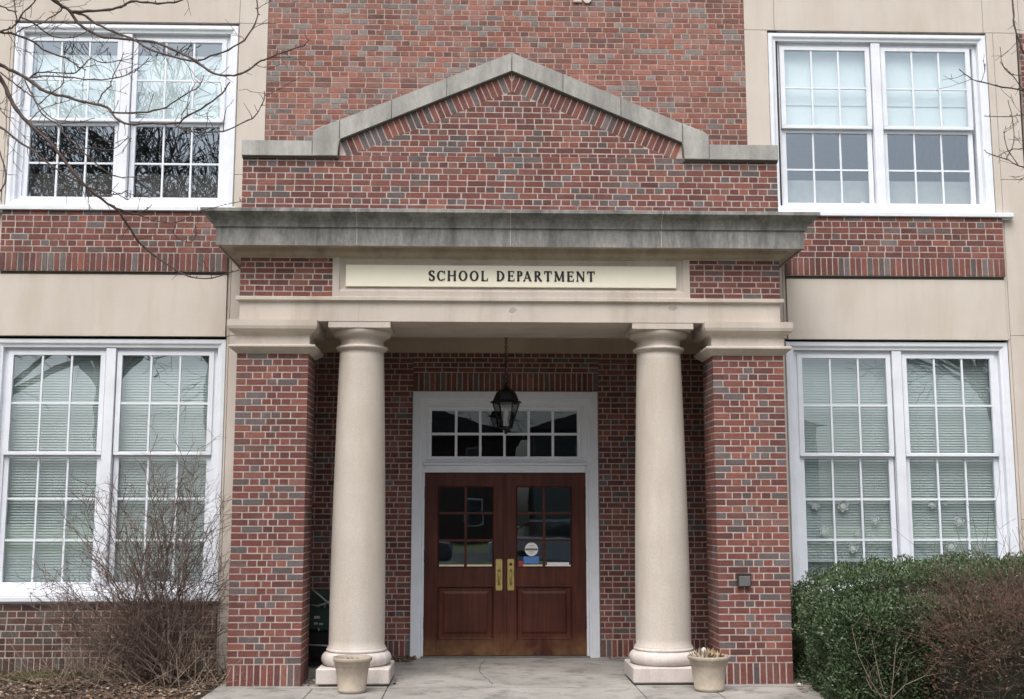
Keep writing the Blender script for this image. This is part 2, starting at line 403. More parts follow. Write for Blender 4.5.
# crack in the porch slab
mb = MB()
def crack(px, wd=.004):
    P_ = []
    for x, y in px:
        d = at(x, y, 0)-cam.location; t = (CAMZ-.0035)/(-d.z); P_.append(cam.location+d*t)
    Q = []
    for a, b_ in zip(P_[:-1], P_[1:]):
        for k in range(5):
            p = a.lerp(b_, k/5); Q.append(p+Vector(((rnd()-.5)*.022, (rnd()-.5)*.04, 0)))
    Q.append(P_[-1])
    for a, b_ in zip(Q[:-1], Q[1:]):
        d = (b_-a).normalized(); s_ = Vector((-d.y, d.x, 0))*wd*(.4+rnd())
        mb.face([a-s_, a+s_, b_+s_, b_-s_])
crack([(485, 660), (481, 665), (479, 672), (489, 680), (493, 684)], .005); crack([(397, 690), (415, 691), (434, 697)], .003)
crack([(560, 686), (575, 688)], .003)
tag(mb.build('pavement_cracks', M['joint']), kind='structure')

# ------------------------------------------------------------------ the building
B = empty('school_building', (0, 1, 0))
tag(B, 'red brick and limestone school front with a columned entrance portico and white windows', 'building')
def bp(mb, name, mats, parent=None, label=None):
    """part of the building; coordinates given in the world"""
    o = mb.build(name, mats); o.parent = parent or B
    o.matrix_parent_inverse = Matrix.Identity(4)
    base = Vector((0, 1, 0))
    if label: o['label'] = label
    # shift so that the world position is kept (all building parents sit at (0,1,0) or at its origin)
    if parent is None or parent is B: o.location = -base
    return o

TOP = 9.0
# --- upper brick wall
mb = MB()
lay(mb, (-2.585, 1.0, 4.40), X_, Z_, -Y_, 5.145, 3.75, .0594, 'mixed', (), 0)
mb.box(-2.583, 2.558, 1.0005, 1.25, 3.5, TOP, 1)
bp(mb, 'brick_wall', [M['brick_old'], M['mortar_old']], label='weathered orange brick wall above the portico gable')
# --- limestone facing: blocks with open joints
def blk(mb, x0, x1, z0, z1, y0=1.0): mb.box(x0+.002, x1-.002, y0, 1.22, z0+.002, z1-.002, 0, bev=.002)
for s in (-1, 1):
    mb = MB()
    def X2(a, b_): return (a, b_) if s > 0 else (-b_, -a)
    e = 2.560 if s > 0 else 2.587
    iu = 2.816 if s > 0 else 2.893
    for z0, z1 in ((-.1, 1.55), (1.55, 3.38), (3.38, 4.7)): blk(mb, *X2(e, 2.893), z0, z1)
    for z0, z1 in ((4.7, 5.1), (5.1, 6.775)): blk(mb, *X2(e, iu), z0, z1)
    blk(mb, *X2(e, 2.893), 6.775, TOP)
    blk(mb, *X2(2.893, 5.20), 6.775, TOP)
    blk(mb, *X2(5.20, 5.60), 6.775, TOP)
    for z0, z1 in ((-.1, 1.5), (1.5, 3.42), (3.42, 5.12), (5.12, 6.775)):
        blk(mb, *X2(5.30, 5.56), z0, z1)
    blk(mb, *X2(2.925, 5.262), 3.368, 4.015, .975)
    blk(mb, *X2(2.893, 2.925), 3.375, 4.7); blk(mb, *X2(5.262, 5.30), 3.375, 4.7)
    if s < 0: blk(mb, *X2(2.893, 2.899), 4.7, 6.775); blk(mb, *X2(2.893, 2.916), -.1, 3.375); blk(mb, *X2(5.267, 5.30), 4.7, 6.775); blk(mb, *X2(5.284, 5.30), -.1, 3.375)
    else: blk(mb, *X2(2.893, 2.901), -.1, 3.375); blk(mb, *X2(5.224, 5.30), 4.7, 6.775); blk(mb, *X2(5.269, 5.30), -.1, 3.375)
    blk(mb, *X2(5.56, 9.0), 3.42, 4.6); blk(mb, *X2(5.56, 9.0), -.1, 3.42); blk(mb, *X2(5.60, 9.0), 6.775, TOP)
    # dark joint backing
    for a, b_, z0, z1 in ((2.60, 2.925, -.1, TOP), (2.93, 5.30, 3.37, 4.67), (2.93, 9, 6.81, TOP), (5.305, 9, -.1, 6.81)):
        mb.box(*X2(a, b_), 1.03, 1.2, z0, z1, 1)
    bp(mb, 'stone_facing', [M['stone'], M['gap']])
# --- brick panels under the upper windows, base panels, outer brick strips
def panel(name, x0, x1, z0, z1, y, sold=0, mt='brick', start=0, drip=True):
    mb = MB()
    mb.box(x0, x1, y+.0005, 1.24, z0, z1, 1)
    if sold: lay(mb, (x0, y-.004, z0), X_, Z_, -Y_, x1-x0, sold, bond='soldier', grey=.12)
    lay(mb, (x0, y, z0+sold), X_, Z_, -Y_, x1-x0, z1-z0-sold, .0620, 'english', (), start)
    return bp(mb, name, [M[mt], M['mortar']])
for s in (-1, 1):
    def X2(a, b_): return (a, b_) if s > 0 else (-b_, -a)
    panel('brick_panel', *X2(2.925, 5.262), 4.045, 4.70, .955, .195, start=1)
    panel('brick_base', *X2(2.925, 5.30), -.05, .665, .97, .20, 'brick_base')
    panel('brick_strip', *X2(5.585, 8.9), 4.61, 6.77, .985)
# dark strip set back under each brick panel
    mb = MB(); mb.box(*X2(2.93, 5.258), .985, 1.2, 4.012, 4.046, 0); bp(mb, 'dark_strip', M['joint'])
# --- door wall of the porch and its return walls
mb = MB()
for x0, x1 in ((-2.26, -1.045), (1.045, 2.26)):
    lay(mb, (x0, 2.1, 0), X_, Z_, -Y_, x1-x0, .19, bond='soldier')
    lay(mb, (x0, 2.1, .19), X_, Z_, -Y_, x1-x0, 2.735, .0623, 'english')
lay(mb, (-1.045, 2.1, 2.925), X_, Z_, -Y_, 2.09, .215, bond='soldier')
for x0, x1 in ((-2.26, -1.045), (1.045, 2.26)): lay(mb, (x0, 2.1, 2.925), X_, Z_, -Y_, x1-x0, .44, .0625, 'english', start=0)
lay(mb, (-1.045, 2.1, 3.14), X_, Z_, -Y_, 2.09, .225, .058, 'english', start=1)
mb.box(-2.3, -1.04, 2.1005, 2.3, -.05, 3.4, 1); mb.box(1.04, 2.3, 2.1005, 2.3, -.05, 3.4, 1); mb.box(-1.04, 1.04, 2.1005, 2.3, 2.922, 3.4, 1)
bp(mb, 'porch_back_wall', [M['brick'], M['mortar']])
for s in (-1, 1):
    mb = MB()
    if s < 0: lay(mb, (-2.26, .5, 0), Y_, Z_, X_, 1.6, 3.365, .0623, 'english'); mb.box(-2.40, -2.2605, .49, 2.3, -.05, 3.4, 1)
    else: lay(mb, (2.26, 2.1, 0), -Y_, Z_, -X_, 1.6, 3.365, .0623, 'english'); mb.box(2.2605, 2.40, .49, 2.3, -.05, 3.4, 1)
    bp(mb, 'porch_side_wall', [M['brick'], M['mortar']])
# --- piers
for s in (-1, 1):
    x0, x1 = (-2.598, -1.930) if s < 0 else (1.926, 2.602)
    mb = MB(); g = .0
    lay(mb, (x0, 0, 0), X_, Z_, -Y_, x1-x0, .197, bond='soldier', grey=.1)
    lay(mb, (x0, 0, .197), X_, Z_, -Y_, x1-x0, 2.875, .0622, 'pier', start=1, grey=.08)
    for inner in (0, 1):
        xs_ = x1 if (s < 0) == bool(inner) else x0
        if xs_ == x1: O, U, Nn = (x1, 0, 0), Y_, X_
        else: O, U, Nn = (x0, .5, 0), -Y_, -X_
        O = Vector(O)
        lay(mb, O, U, Z_, Nn, .5, .197, bond='soldier'); lay(mb, O+Z_*.197, U, Z_, Nn, .5, 2.875, .0622, 'pierside', start=1)
    mb.box(x0+.0005, x1-.0005, .0005, .5, -.05, 3.1, 1)
    if s < 0: mb.box(x0+.01, -2.3, .5, 1.05, -.05, 3.4, 1)
    else: mb.box(2.3, x1-.01, .5, 1.05, -.05, 3.4, 1)
    pr = bp(mb, 'pier', [M['brick'], M['mortar']])
    mc = MB()
    prof = [(.004, 3.060), (.010, 3.066), (.016, 3.072), (.035, 3.085), (.062, 3.108), (.074, 3.120), (.074, 3.136), (.066, 3.142), (.012, 3.146), (.010, 3.228),
            (.014, 3.234), (.022, 3.238), (.022, 3.248), (.034, 3.252), (.060, 3.266), (.080, 3.290), (.088, 3.318), (.089, 3.374)]
    mc.rectsweep(x0, x1, 0, .5, prof)
    bp(mc, 'capital', M['stone_trim'], pr)
# --- columns
for s in (-1, 1):
    cx, cy = s*1.452, .30
    mb = MB(); prof = []
    for i in range(40):
        t = i/39; z = .325+t*(3.118-.325)
        r = .262-.0 if t < .0 else .262-.048*(max(0, t-.12)/.88)**1.45
        if i == 0: prof.append((r+.012, z-.012)); prof.append((r+.010, z))
        prof.append((r, z+(.012 if i == 0 else 0)))
    prof.append((.214, 3.118)); 
    mb.lathe(cx, cy, prof, 72)
    co = bp(mb, 'column', M['column_stone'])
    mc = MB()
    arc = lambda r0, z0, a0, a1, rr, zz, n_: [(r0+rr*math.cos(R(a0+(a1-a0)*k/n_)), z0+zz*math.sin(R(a0+(a1-a0)*k/n_))) for k in range(n_+1)]
    mc.lathe(cx, cy, [(.213, 3.112)]+arc(.222, 3.148, -70, 80, .030, .020, 8)+[(.214, 3.172), (.210, 3.182), (.210, 3.226), (.214, 3.232), (.228, 3.234), (.228, 3.246), (.236, 3.250)]
             + [(.236+.052*math.sin(R(k*11.25)), 3.250+.058*(1-math.cos(R(k*11.25)))) for k in range(1, 9)]+[(.286, 3.316)], 72)
    mc.box(cx-.296, cx+.296, cy-.296, cy+.296, 3.314, 3.3755, 0, bev=.004)
    bp(mc, 'capital', M['stone_trim'], co)
    mc = MB()
    mc.lathe(cx, cy, [(.262, .335), (.285, .328), (.290, .315), (.283, .303), (.276, .296)][::-1][:0] or [(.30, .150)]+arc(.262, .218, -80, 80, .066, .066, 14)+[(.282, .288), (.284, .300), (.280, .308), (.268, .318), (.262, .326)], 72)
    mc.box(cx-.335, cx+.335, cy-.335, cy+.335, .018, .158, 0, bev=.010)
    mc.box(cx-.31, cx+.31, cy-.31, cy+.31, -.01, .02, 1)
    bp(mc, 'base', [M['base_stone'], M['joint']], co)
# --- architrave
mb = MB()
mb.rectsweep(-2.590, 2.590, .0, 1.0, [(0, 3.376), (0, 3.562), (.006, 3.566), (.030, 3.572), (.034, 3.576), (.034, 3.606), (.028, 3.610)])
# open butt joints
ar = bp(mb, 'architrave', M['stone_trim'])
for x in (-1.46, 1.30, .0, 1.9):
    mb = MB(); mb.box(x-.0015, x+.0015, -.0012, .02, 3.377, 3.56, 0); bp(mb, 'mortar_joint', M['soffit_stone'], ar)
for cx_, cz_, w_, h_ in ((.02, 3.50, .075, .065), (1.56, 3.53, .085, .05)):
    mb = MB(); k = [(cx_+w_*math.cos(2*PI*i/16)*(.6+.55*rnd()), cz_+h_*math.sin(2*PI*i/16)*(.5+.6*rnd())) for i in range(16)]
    mb.face([(x, -.0015, z) for x, z in k]); k = [(cx_+(x-cx_)*.6-.01, cz_+(z-cz_)*.5-.01) for x, z in k]; mb.face([(x, -.0028, z) for x, z in k], 1)
    bp(mb, 'mortar_patch', [M['base_stone'], M['soffit_stone']], ar)
# ceiling and back band
mb = MB(); mb.box(-2.26, 2.26, .6, 2.1, 3.500, 3.60); mb.box(-2.26, 2.26, 2.06, 2.12, 3.362, 3.5)
mb.box(-2.26, 2.26, 2.12, 2.4, 3.36, 3.7)
bp(mb, 'porch_ceiling', M['plaster'])
# Cut the architrave mass behind the beam: rebuild as beam ring
me = ar.data; bmx = bmesh.new(); bmx.from_mesh(me); bmx.free()
ar.data.clear_geometry() if False else None
# --- frieze
mb = MB()
for s in (-1, 1):
    if s > 0: mb = MB()
    x0, x1 = (-2.592, -1.718) if s < 0 else (1.722, 2.594)
    lay(mb, (x0, 0, 3.606), X_, Z_, -Y_, x1-x0, .398, .0598, 'english', start=1)
    mb.box(x0, x1, .0005, .3, 3.60, 4.03, 1)
    if s < 0: lay(mb, (-2.592, .95, 3.606), -Y_, Z_, -X_, .95, .398, .0598, 'english'); mb.box(-2.5915, -2.45, .3, 1.0, 3.6, 4.03, 1)
    else: lay(mb, (2.594, 0, 3.606), Y_, Z_, X_, .95, .398, .0598, 'english'); mb.box(2.45, 2.5935, .3, 1.0, 3.6, 4.03, 1)
    fz = bp(mb, 'frieze', [M['brick'], M['mortar']])
mb = MB()
mb.ringframe(-1.716, 1.720, 3.606, 4.06, [(0, .1), (0, -.006), (.062, -.006), (.064, -.004), (.066, .004), (.080, .014), (.094, .018), (.097, .022), (.20, .022)])
bp(mb, 'sign_surround', M['stone_trim'], fz)
# --- cornice: bed mould, soffit, corona, cyma
mb = MB()
cp = [(0.002, 3.985), (.010, 3.995), (.012, 4.003), (.030, 4.010), (.050, 4.026), (.060, 4.044), (.062, 4.056), (.070, 4.058), (.074, 4.074), (.185, 4.078), (.185, 4.068), (.200, 4.066)]
cp2 = [(.200, 4.066), (.203, 4.232), (.206, 4.238), (.222, 4.240), (.226, 4.262), (.236, 4.292), (.252, 4.318), (.280, 4.338), (.308, 4.352), (.316, 4.360), (.328, 4.362), (.328, 4.392), (.316, 4.398), (0.0, 4.425)]
mb.rectsweep(-2.59, 2.59, 0, 1.3, cp+cp2[1:], 0, lambda j: 1 if j < len(cp)-1 else 0)
co = bp(mb, 'cornice', [M['cornice'], M['soffit_stone']])
for x in (-1.47, -.02, 1.42):
    mb = MB()
    mb.box(x-.003, x+.003, -.2045, -.19, 4.07, 4.232, 0); mb.box(x-.003, x+.003, -.3305, -.31, 4.362, 4.392, 0)
    for (o0, z0), (o1, z1) in zip(cp2[3:9], cp2[4:10]): mb.face([(x-.003, -o0-.003, z0), (x+.003, -o0-.003, z0), (x+.003, -o1-.003, z1), (x-.003, -o1-.003, z1)])
    bp(mb, 'mortar_joint', M['stone'], co)
# --- pediment
mb = MB()
PX = 1.675; PZ0 = 5.012; sl = (5.868-5.155)/1.675      # slope of the coping underside
ZA = 5.870; ZS = 5.155                                    # underside apex and foot
nl = math.sqrt(1+sl*sl); RB = .178                        # rowlock band thickness
dz = RB*nl
# main field (rectangle) and triangle under the band
lay(mb, (-2.604, 0, 4.40), X_, Z_, -Y_, 5.208, PZ0-4.40, .0586, 'english', (), 0, .10)
cl = [(sl, 1, (ZA-dz)-4.40-.0+sl*2.604), (-sl, 1, (ZA-dz)-4.40-sl*2.604)]
lay(mb, (-2.604, 0, 4.40), X_, Z_, -Y_, 5.208, ZA-4.40, .0586, 'english', cl+[(0, -1, -(PZ0-4.40)-.0)], 0, .12)
# raking rowlock course
for s in (-1, 1):
    L = PX*nl; nb = round(L/.0615); U = Vector((s*-1, 0, sl)).normalized(); V = Vector((s*sl, 0, 1)).normalized()
    O = Vector((s*PX, 0, ZS))-V*RB
    if s > 0:
        for i in range(nb+3):
            q = [(i*.0615+MJ/2, MJ/2), ((i+1)*.0615-MJ/2, MJ/2), ((i+1)*.0615-MJ/2, RB-MJ/2), (i*.0615+MJ/2, RB-MJ/2)]
            W = [O+U*a+V*b_ for a, b_ in q]; pl = [(p.x, p.z) for p in W]
            pl = clip(pl, -1, 0, -.004); pl = clip(pl, 1, 0, PX-.004) if len(pl) > 2 else pl
            if len(pl) > 2: one_brick(mb, pl[::-1], Vector((0, 0, 0)), X_, Z_, -Y_, .2)
    else:
        for i in range(nb+3):
            q = [(i*.0615+MJ/2, MJ/2), ((i+1)*.0615-MJ/2, MJ/2), ((i+1)*.0615-MJ/2, RB-MJ/2), (i*.0615+MJ/2, RB-MJ/2)]
            W = [O+U*a+V*b_ for a, b_ in q]; pl = [(p.x, p.z) for p in W]
            pl = clip(pl, 1, 0, -.004); pl = clip(pl, -1, 0, PX-.004) if len(pl) > 2 else pl
            if len(pl) > 2: one_brick(mb, pl, Vector((0, 0, 0)), X_, Z_, -Y_, .2)
pts = [(-2.604, 4.38), (2.604, 4.38), (2.604, PZ0), (PX, PZ0), (PX, ZS), (0, ZA), (-PX, ZS), (-PX, PZ0), (-2.604, PZ0)]
def prism(mb, pts, y0, y1, mi=0, tess=None):
    k = len(pts); vs = [(x, y0, z) for x, z in pts]+[(x, y1, z) for x, z in pts]
    mb.faces_idx(vs, [tuple(range(k)), tuple(reversed(range(k, 2*k)))]+[(i, i+k, (i+1) % k+k, (i+1) % k) for i in range(k)], mi)
prism(mb, [(-2.6035, 4.38), (2.6035, 4.38), (2.6035, PZ0), (-2.6035, PZ0)], .0005, .35, 1)
prism(mb, [(-PX, PZ0), (PX, PZ0), (PX, ZS), (0, ZA), (-PX, ZS)], .0005, .35, 1)
pd = bp(mb, 'pediment', [M['brick'], M['mortar']])
# coping stones
mb = MB()
def cop(pts, y0=-.045, y1=.40):
    # front bevelled prism
    k = len(pts); cx = sum(p[0] for p in pts)/k; cz = sum(p[1] for p in pts)/k; e = .006
    def ins(p):
        dx, dz_ = cx-p[0], cz-p[1]; l = math.hypot(dx, dz_); return (p[0]+dx/l*e, p[1]+dz_/l*e)
    ip = [ins(p) for p in pts]
    vs = [(x, y0, z) for x, z in ip]+[(x, y0+e, z) for x, z in pts]+[(x, y1, z) for x, z in pts]
    mb.faces_idx(vs, [tuple(range(k)), tuple(reversed(range(2*k, 3*k)))]+[(j*k+i, (j+1)*k+i, (j+1)*k+(i+1) % k, j*k+(i+1) % k) for i in range(k) for j in (0, 1)], 0)
def lerp2(a, b_, t): return (a[0]+(b_[0]-a[0])*t, a[1]+(b_[1]-a[1])*t)
for s in (-1, 1):
    f = lambda p: (p[0]*s, p[1])
    def C2(L): 
        L = [f(p) for p in L]; cop(L if s > 0 else L[::-1])
    C2([(1.935, 4.990), (2.612, 4.990), (2.612, 5.140), (1.935, 5.140)])
    # kneeler with a curled inner edge
    C2([(1.690, 4.990), (1.932, 4.990), (1.932, 5.235), (1.880, 5.268), (1.83, 5.290), (1.676, 5.352), (1.676, 5.158), (1.662, 5.166), (1.673, 5.135), (1.685, 5.08)])
    A0, A1 = (1.673, ZS+.002), (0.002, ZA+.002); B0, B1 = (1.673, 5.352), (0.002, 6.055)
    cuts = [0, .30, .62, 1.0] if s < 0 else [0, .36, .70, 1.0]
    for t0, t1 in zip(cuts[:-1], cuts[1:]):
        t0 += .0008; t1 -= .0008
        C2([lerp2(A0, A1, t0), lerp2(B0, B1, t0), lerp2(B0, B1, t1), lerp2(A0, A1, t1)])
bp(mb, 'coping', M['coping'], pd)
# thin flashing line under the coping
mb = MB()
for s in (-1, 1):
    q = [(s*1.672, ZS-.012), (0, ZA-.013), (0, ZA+.0), (s*1.672, ZS+.0)]
    if s > 0: q = q[::-1]
    prism(mb, q if s < 0 else q, -.012, .02)
    q = (1.68, 2.61) if s > 0 else (-2.61, -1.68); mb.box(*q, -.02, .05, 4.972, 4.992)
bp(mb, 'drip_joint', M['joint'], pd)
# pediment roof back slab
mb = MB(); mb.box(-2.5, 2.5, .36, .999, 4.3, 4.43); bp(mb, 'portico_roof', M['coping'])

# --- windows
def blinds(mb, x0, x1, z0, z1, y):
    z = z1; k = 0
    while z > z0:
        t = R(64)+(rnd()-.5)*.14; dy, dz_ = .0150*math.cos(t), .0143*math.sin(t)
        mb.face([(x0, y-dy, z-dz_), (x1, y-dy, z-dz_), (x1, y+dy*.2-.003, z+.0), (x0, y+dy*.2-.003, z+.0)])
        mb.face([(x0, y+dy*.2-.003, z), (x1, y+dy*.2-.003, z), (x1, y+dy, z+dz_), (x0, y+dy, z+dz_)])
        z -= .0275
    mb.box(x0, x1, y-.012, y+.012, z0-.012, z0+.008)
    for x in (x0+.16, x1-.16): mb.box(x-.0012, x+.0012, y-.017, y-.0155, z0, z1)
def flake(mb, x, z, y, r, rot):
    for k in range(3):
        t = rot+PI*k/3; d = Vector((math.cos(t), 0, math.sin(t))); p = Vector((-d.z, 0, d.x)); c_ = Vector((x, y+k*.0006, z))
        mb.face([c_-d*r-p*r*.2, c_+d*r-p*r*.2, c_+d*r+p*r*.2, c_-d*r+p*r*.2])
        for e in (-1, 1):
            cc = c_+d*r*.62*e; mb.face([cc-p*r*.38-d*r*.09, cc-p*r*.38+d*r*.09, cc+p*r*.38+d*r*.09, cc+p*r*.38-d*r*.09])
def window(cx, z0, z1, zs, rows_up, rows_lo, gu, gl, lower, sillx, label):
    """z0/z1 frame; gu/gl glass z ranges"""
    hw = 1.200 if zs else 1.180; x0, x1 = cx-hw, cx+hw; cx -= .014 if zs else 0
    mb = MB()
    mb.ringframe(x0, x1, z0, z1, [(0, 1.2), (0, 1.010), (.004, 1.004), (.036, 1.003), (.046, 1.006), (.060, 1.018), (.072, 1.022), (.084, 1.024), (.088, 1.050), (.090, 1.075), (.13, 1.075), (.13, 1.2)])
    wn_ = bp(mb, 'window', M['white'], label=label)
    mb = MB()
    mb.box(cx-.050, cx+.050, 1.030, 1.2, z0+.05, z1-.092, bev=.004)
    bp(mb, 'mullion', M['white'], wn_)
    mb = MB(); mb.box(sillx[0], sillx[1], .925, 1.1, z0-.050, z0-.002, bev=.006); mb.box(sillx[0]+.03, sillx[1]-.03, .962, 1.1, z0-.068, z0-.050)
    bp(mb, 'sill', M['white'], wn_)
    for s in (-1, 1):
        gx0, gx1 = (cx-1.0, cx-.110) if s < 0 else (cx+.110, cx+1.0)
        for up, (g0, g1), nr, yy in ((1, gu, rows_up, 1.055), (0, gl, rows_lo, 1.095)):
            mb = MB(); sx0, sx1 = gx0-.05, gx1+.05; b_, t_ = (.035, .040) if up else (.060, .035)
            if up: mb.box(sx0, sx1, yy, yy+.035, g1, g1+t_); mb.box(sx0, sx1, yy, yy+.04, g0-b_, g0, bev=.004)
            else: mb.box(sx0, sx1, yy, yy+.035, g1, g1+t_); mb.box(sx0, sx1, yy, yy+.035, g0-b_, g0)
            mb.box(sx0, gx0, yy, yy+.034, g0, g1); mb.box(gx1, sx1, yy, yy+.034, g0, g1)
            for i in (1, 2): xx = gx0+(gx1-gx0)*i/3; mb.box(xx-.0095, xx+.0095, yy+.008, yy+.030, g0, g1)
            for i in range(1, nr): zz = g0+(g1-g0)*i/nr; mb.box(gx0, gx1, yy+.0085, yy+.0295, zz-.0095, zz+.0095)
            bp(mb, 'sash', M['white'], wn_)
            mb = MB(); ty = (rnd()-.5)*.003
            mb.face([(gx0-.005, yy+.020+ty, g0-.005), (gx1+.005, yy+.020-ty, g0-.005), (gx1+.005, yy+.020-ty, g1+.005), (gx0-.005, yy+.020+ty, g1+.005)])
            bp(mb, 'pane', M['glass'], wn_)
        if lower:
            zb = gl[0]-.02
            if cx > 0 and s < 0: zb = 1.075
            if cx > 0 and s > 0: zb = .93
            mb = MB(); blinds(mb, gx0-.03, gx1+.03, zb, gu[1]+.03, 1.175); bp(mb, 'blind', M['slat'], wn_)
        else:
            mb = MB()
            if cx > 0: mb.box(gx0-.04, gx1+.04, 1.16, 1.164, 5.735, gu[1]+.05); mb.box(gx0-.04, gx1+.04, 1.150, 1.1555, 5.98, gu[1]+.05)
            else: mb.box(gx0-.04, gx1+.04, 1.16, 1.164, 5.73, 6.46)
            bp(mb, 'blind', M['white_shade'], wn_)
    # jamb channels beside the lower sashes and the room behind
    mb = MB()
    X0, X1, Z0, Z1, Y0, Y1 = x0+.05, x1-.05, z0-.2, z1+.2, 1.22, 4.2 if lower else 8.4
    mb.face([(X0-.5, Y1, Z0), (X1+.5, Y1, Z0), (X1+.5, Y1, Z1), (X0-.5, Y1, Z1)]); mb.face([(X0-.5, Y0, Z0), (X1+.5, Y0, Z0), (X1+.5, Y1, Z0), (X0-.5, Y1, Z0)])
    mb.face([(X0-.5, Y0, Z1), (X1+.5, Y0, Z1), (X1+.5, Y1, Z1), (X0-.5, Y1, Z1)]); mb.face([(X0-.5, Y0, Z0), (X0-.5, Y1, Z0), (X0-.5, Y1, Z1), (X0-.5, Y0, Z1)])
    mb.face([(X1+.5, Y0, Z0), (X1+.5, Y1, Z0), (X1+.5, Y1, Z1), (X1+.5, Y0, Z1)])
    mb.ringframe(X0-.5, X1+.5, Z0, Z1, [(0, 1.221), (.62, 1.221)])
    bp(mb, 'room_lining', M['interior'] if zs or lower else M['dark_interior'], wn_)  # upper left room gets the darker colour so its panes look dim
    return wn_
WX = 4.10
wUL = window(-4.083, 4.735, 6.748, 0, 2, 2, (5.722, 6.575), (4.830, 5.650), False, (-5.42, -2.86), 'upper left pair of white sashes reflecting bare trees')
wUR = window(4.020, 4.735, 6.748, 1, 2, 2, (5.722, 6.575), (4.830, 5.650), False, (2.86, 5.385), 'upper right pair of white sashes with pale roller blinds')
wLL = window(-WX, .742, 3.343, 0, 2, 3, (2.187, 3.182), (.875, 2.130), True, (-5.42, -2.895), 'lower left pair of tall sashes behind the bare shrub')
wLR = window(4.085, .742, 3.348, 0, 2, 3, (2.185, 3.182), (.875, 2.125), True, (2.895, 5.42), 'lower right pair of tall sashes behind the hedge')
# paper snowflakes on the lower right window
for x, y, r in ((815, 505, 5.5), (843, 506, 6.5), (875, 520, 5), (824, 531, 5.5), (853, 548, 5.5), (932, 504, 5), (959, 521, 6), (951, 546, 6), (979, 548, 4), (945, 503, 3), (857, 533, 3)):
    p = at(x, y, 1.13); mb = MB(); flake(mb, p.x, p.z, 1.122, r*.0094, rnd()*2); bp(mb, 'paper_snowflake', M['paper'], wLR)
# little things standing on the upper right sill, inside
mb = MB()
p = at(823, 202, 1.2)
for x, z, a_, b_ in ((856, 206, .10, .05), (863, 203, .05, .085), (849, 207, .05, .03)):
    q = at(x, z, 1.2); mb.box(q.x-a_/2, q.x+a_/2, 1.19, 1.24, 4.80, 4.80+b_+.03, bev=.01)
bp(mb, 'tissue_box', M['paper'], wUR)
mb = MB(); q = at(866, 197, 1.25); mb.box(q.x-.08, q.x+.03, 1.25, 1.30, 4.8, q.z+.02, bev=.01); bp(mb, 'blue_folder', M['blue'], wUR)

# --- door surround, transom, doors
mb = MB()
mb.ringframe(-1.047, 1.034, -.0, 2.922, [(0, 2.2), (0, 2.075), (.003, 2.070), (.085, 2.070), (.095, 2.082), (.112, 2.082), (.116, 2.100), (.142, 2.100), (.142, 2.2)], 0, False)
# head above transom, side casing inner flats
mb.box(-.906, .893, 2.085, 2.15, 2.015, 2.095, bev=.004); mb.box(-.925, .912, 2.060, 2.15, 2.095, 2.122, bev=.005)
for x0, x1 in ((-.93, -.906), (.893, .917)): mb.box(x0, x1, 2.090, 2.18, 0, 2.05)
mb.box(-.93, .92, 2.101, 2.12, 2.706+.06, 2.83)
mb.box(-.935, -.898, 2.109, 2.16, 2.118, 2.85); mb.box(.868, .922, 2.109, 2.16, 2.118, 2.85)
ds = bp(mb, 'door_surround', M['white'])
tx0, tx1, tz0, tz1 = -.831, .800, 2.188, 2.705
mb = MB()
mb.ringframe(tx0-.075, tx1+.075, tz0-.065, tz1+.075, [(0, 2.15), (0, 2.105), (.03, 2.100), (.040, 2.112), (.070, 2.114), (.075, 2.135)])
for i in range(1, 6): x = tx0+(tx1-tx0)*i/6; mb.box(x-.014, x+.014, 2.116, 2.140, tz0, tz1)
mb.box(tx0, tx1, 2.1165, 2.1395, (tz0+tz1)/2-.014, (tz0+tz1)/2+.014)
tr = bp(mb, 'transom_window', M['white'])
mb = MB(); mb.face([(tx0-.01, 2.130, tz0-.01), (tx1+.01, 2.130, tz0-.01), (tx1+.01, 2.130, tz1+.01), (tx0-.01, 2.130, tz1+.01)]); bp(mb, 'pane', M['transom_glass'], tr)
# hall behind the doors
mb = MB()
a = (-1.2, 1.2, 2.32, 6.5, 0, 2.95)
mb.face([(a[0], a[3], a[4]), (a[1], a[3], a[4]), (a[1], a[3], a[5]), (a[0], a[3], a[5])]); mb.face([(a[0], a[2], 0), (a[1], a[2], 0), (a[1], a[3], 0), (a[0], a[3], 0)])
mb.face([(a[0], 2.2, a[5]), (a[1], 2.2, a[5]), (a[1], a[3], a[5]), (a[0], a[3], a[5])]); mb.face([(a[0], 2.2, 0), (a[0], a[3], 0), (a[0], a[3], a[5]), (a[0], 2.2, a[5])]); mb.face([(a[1], 2.2, 0), (a[1], a[3], 0), (a[1], a[3], a[5]), (a[1], 2.2, a[5])])
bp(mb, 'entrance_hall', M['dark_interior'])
mb = MB(); mb.box(-.93, .92, 2.05, 2.22, -.004, .018, bev=.004); bp(mb, 'threshold', M['greybox'])
DOORS = []
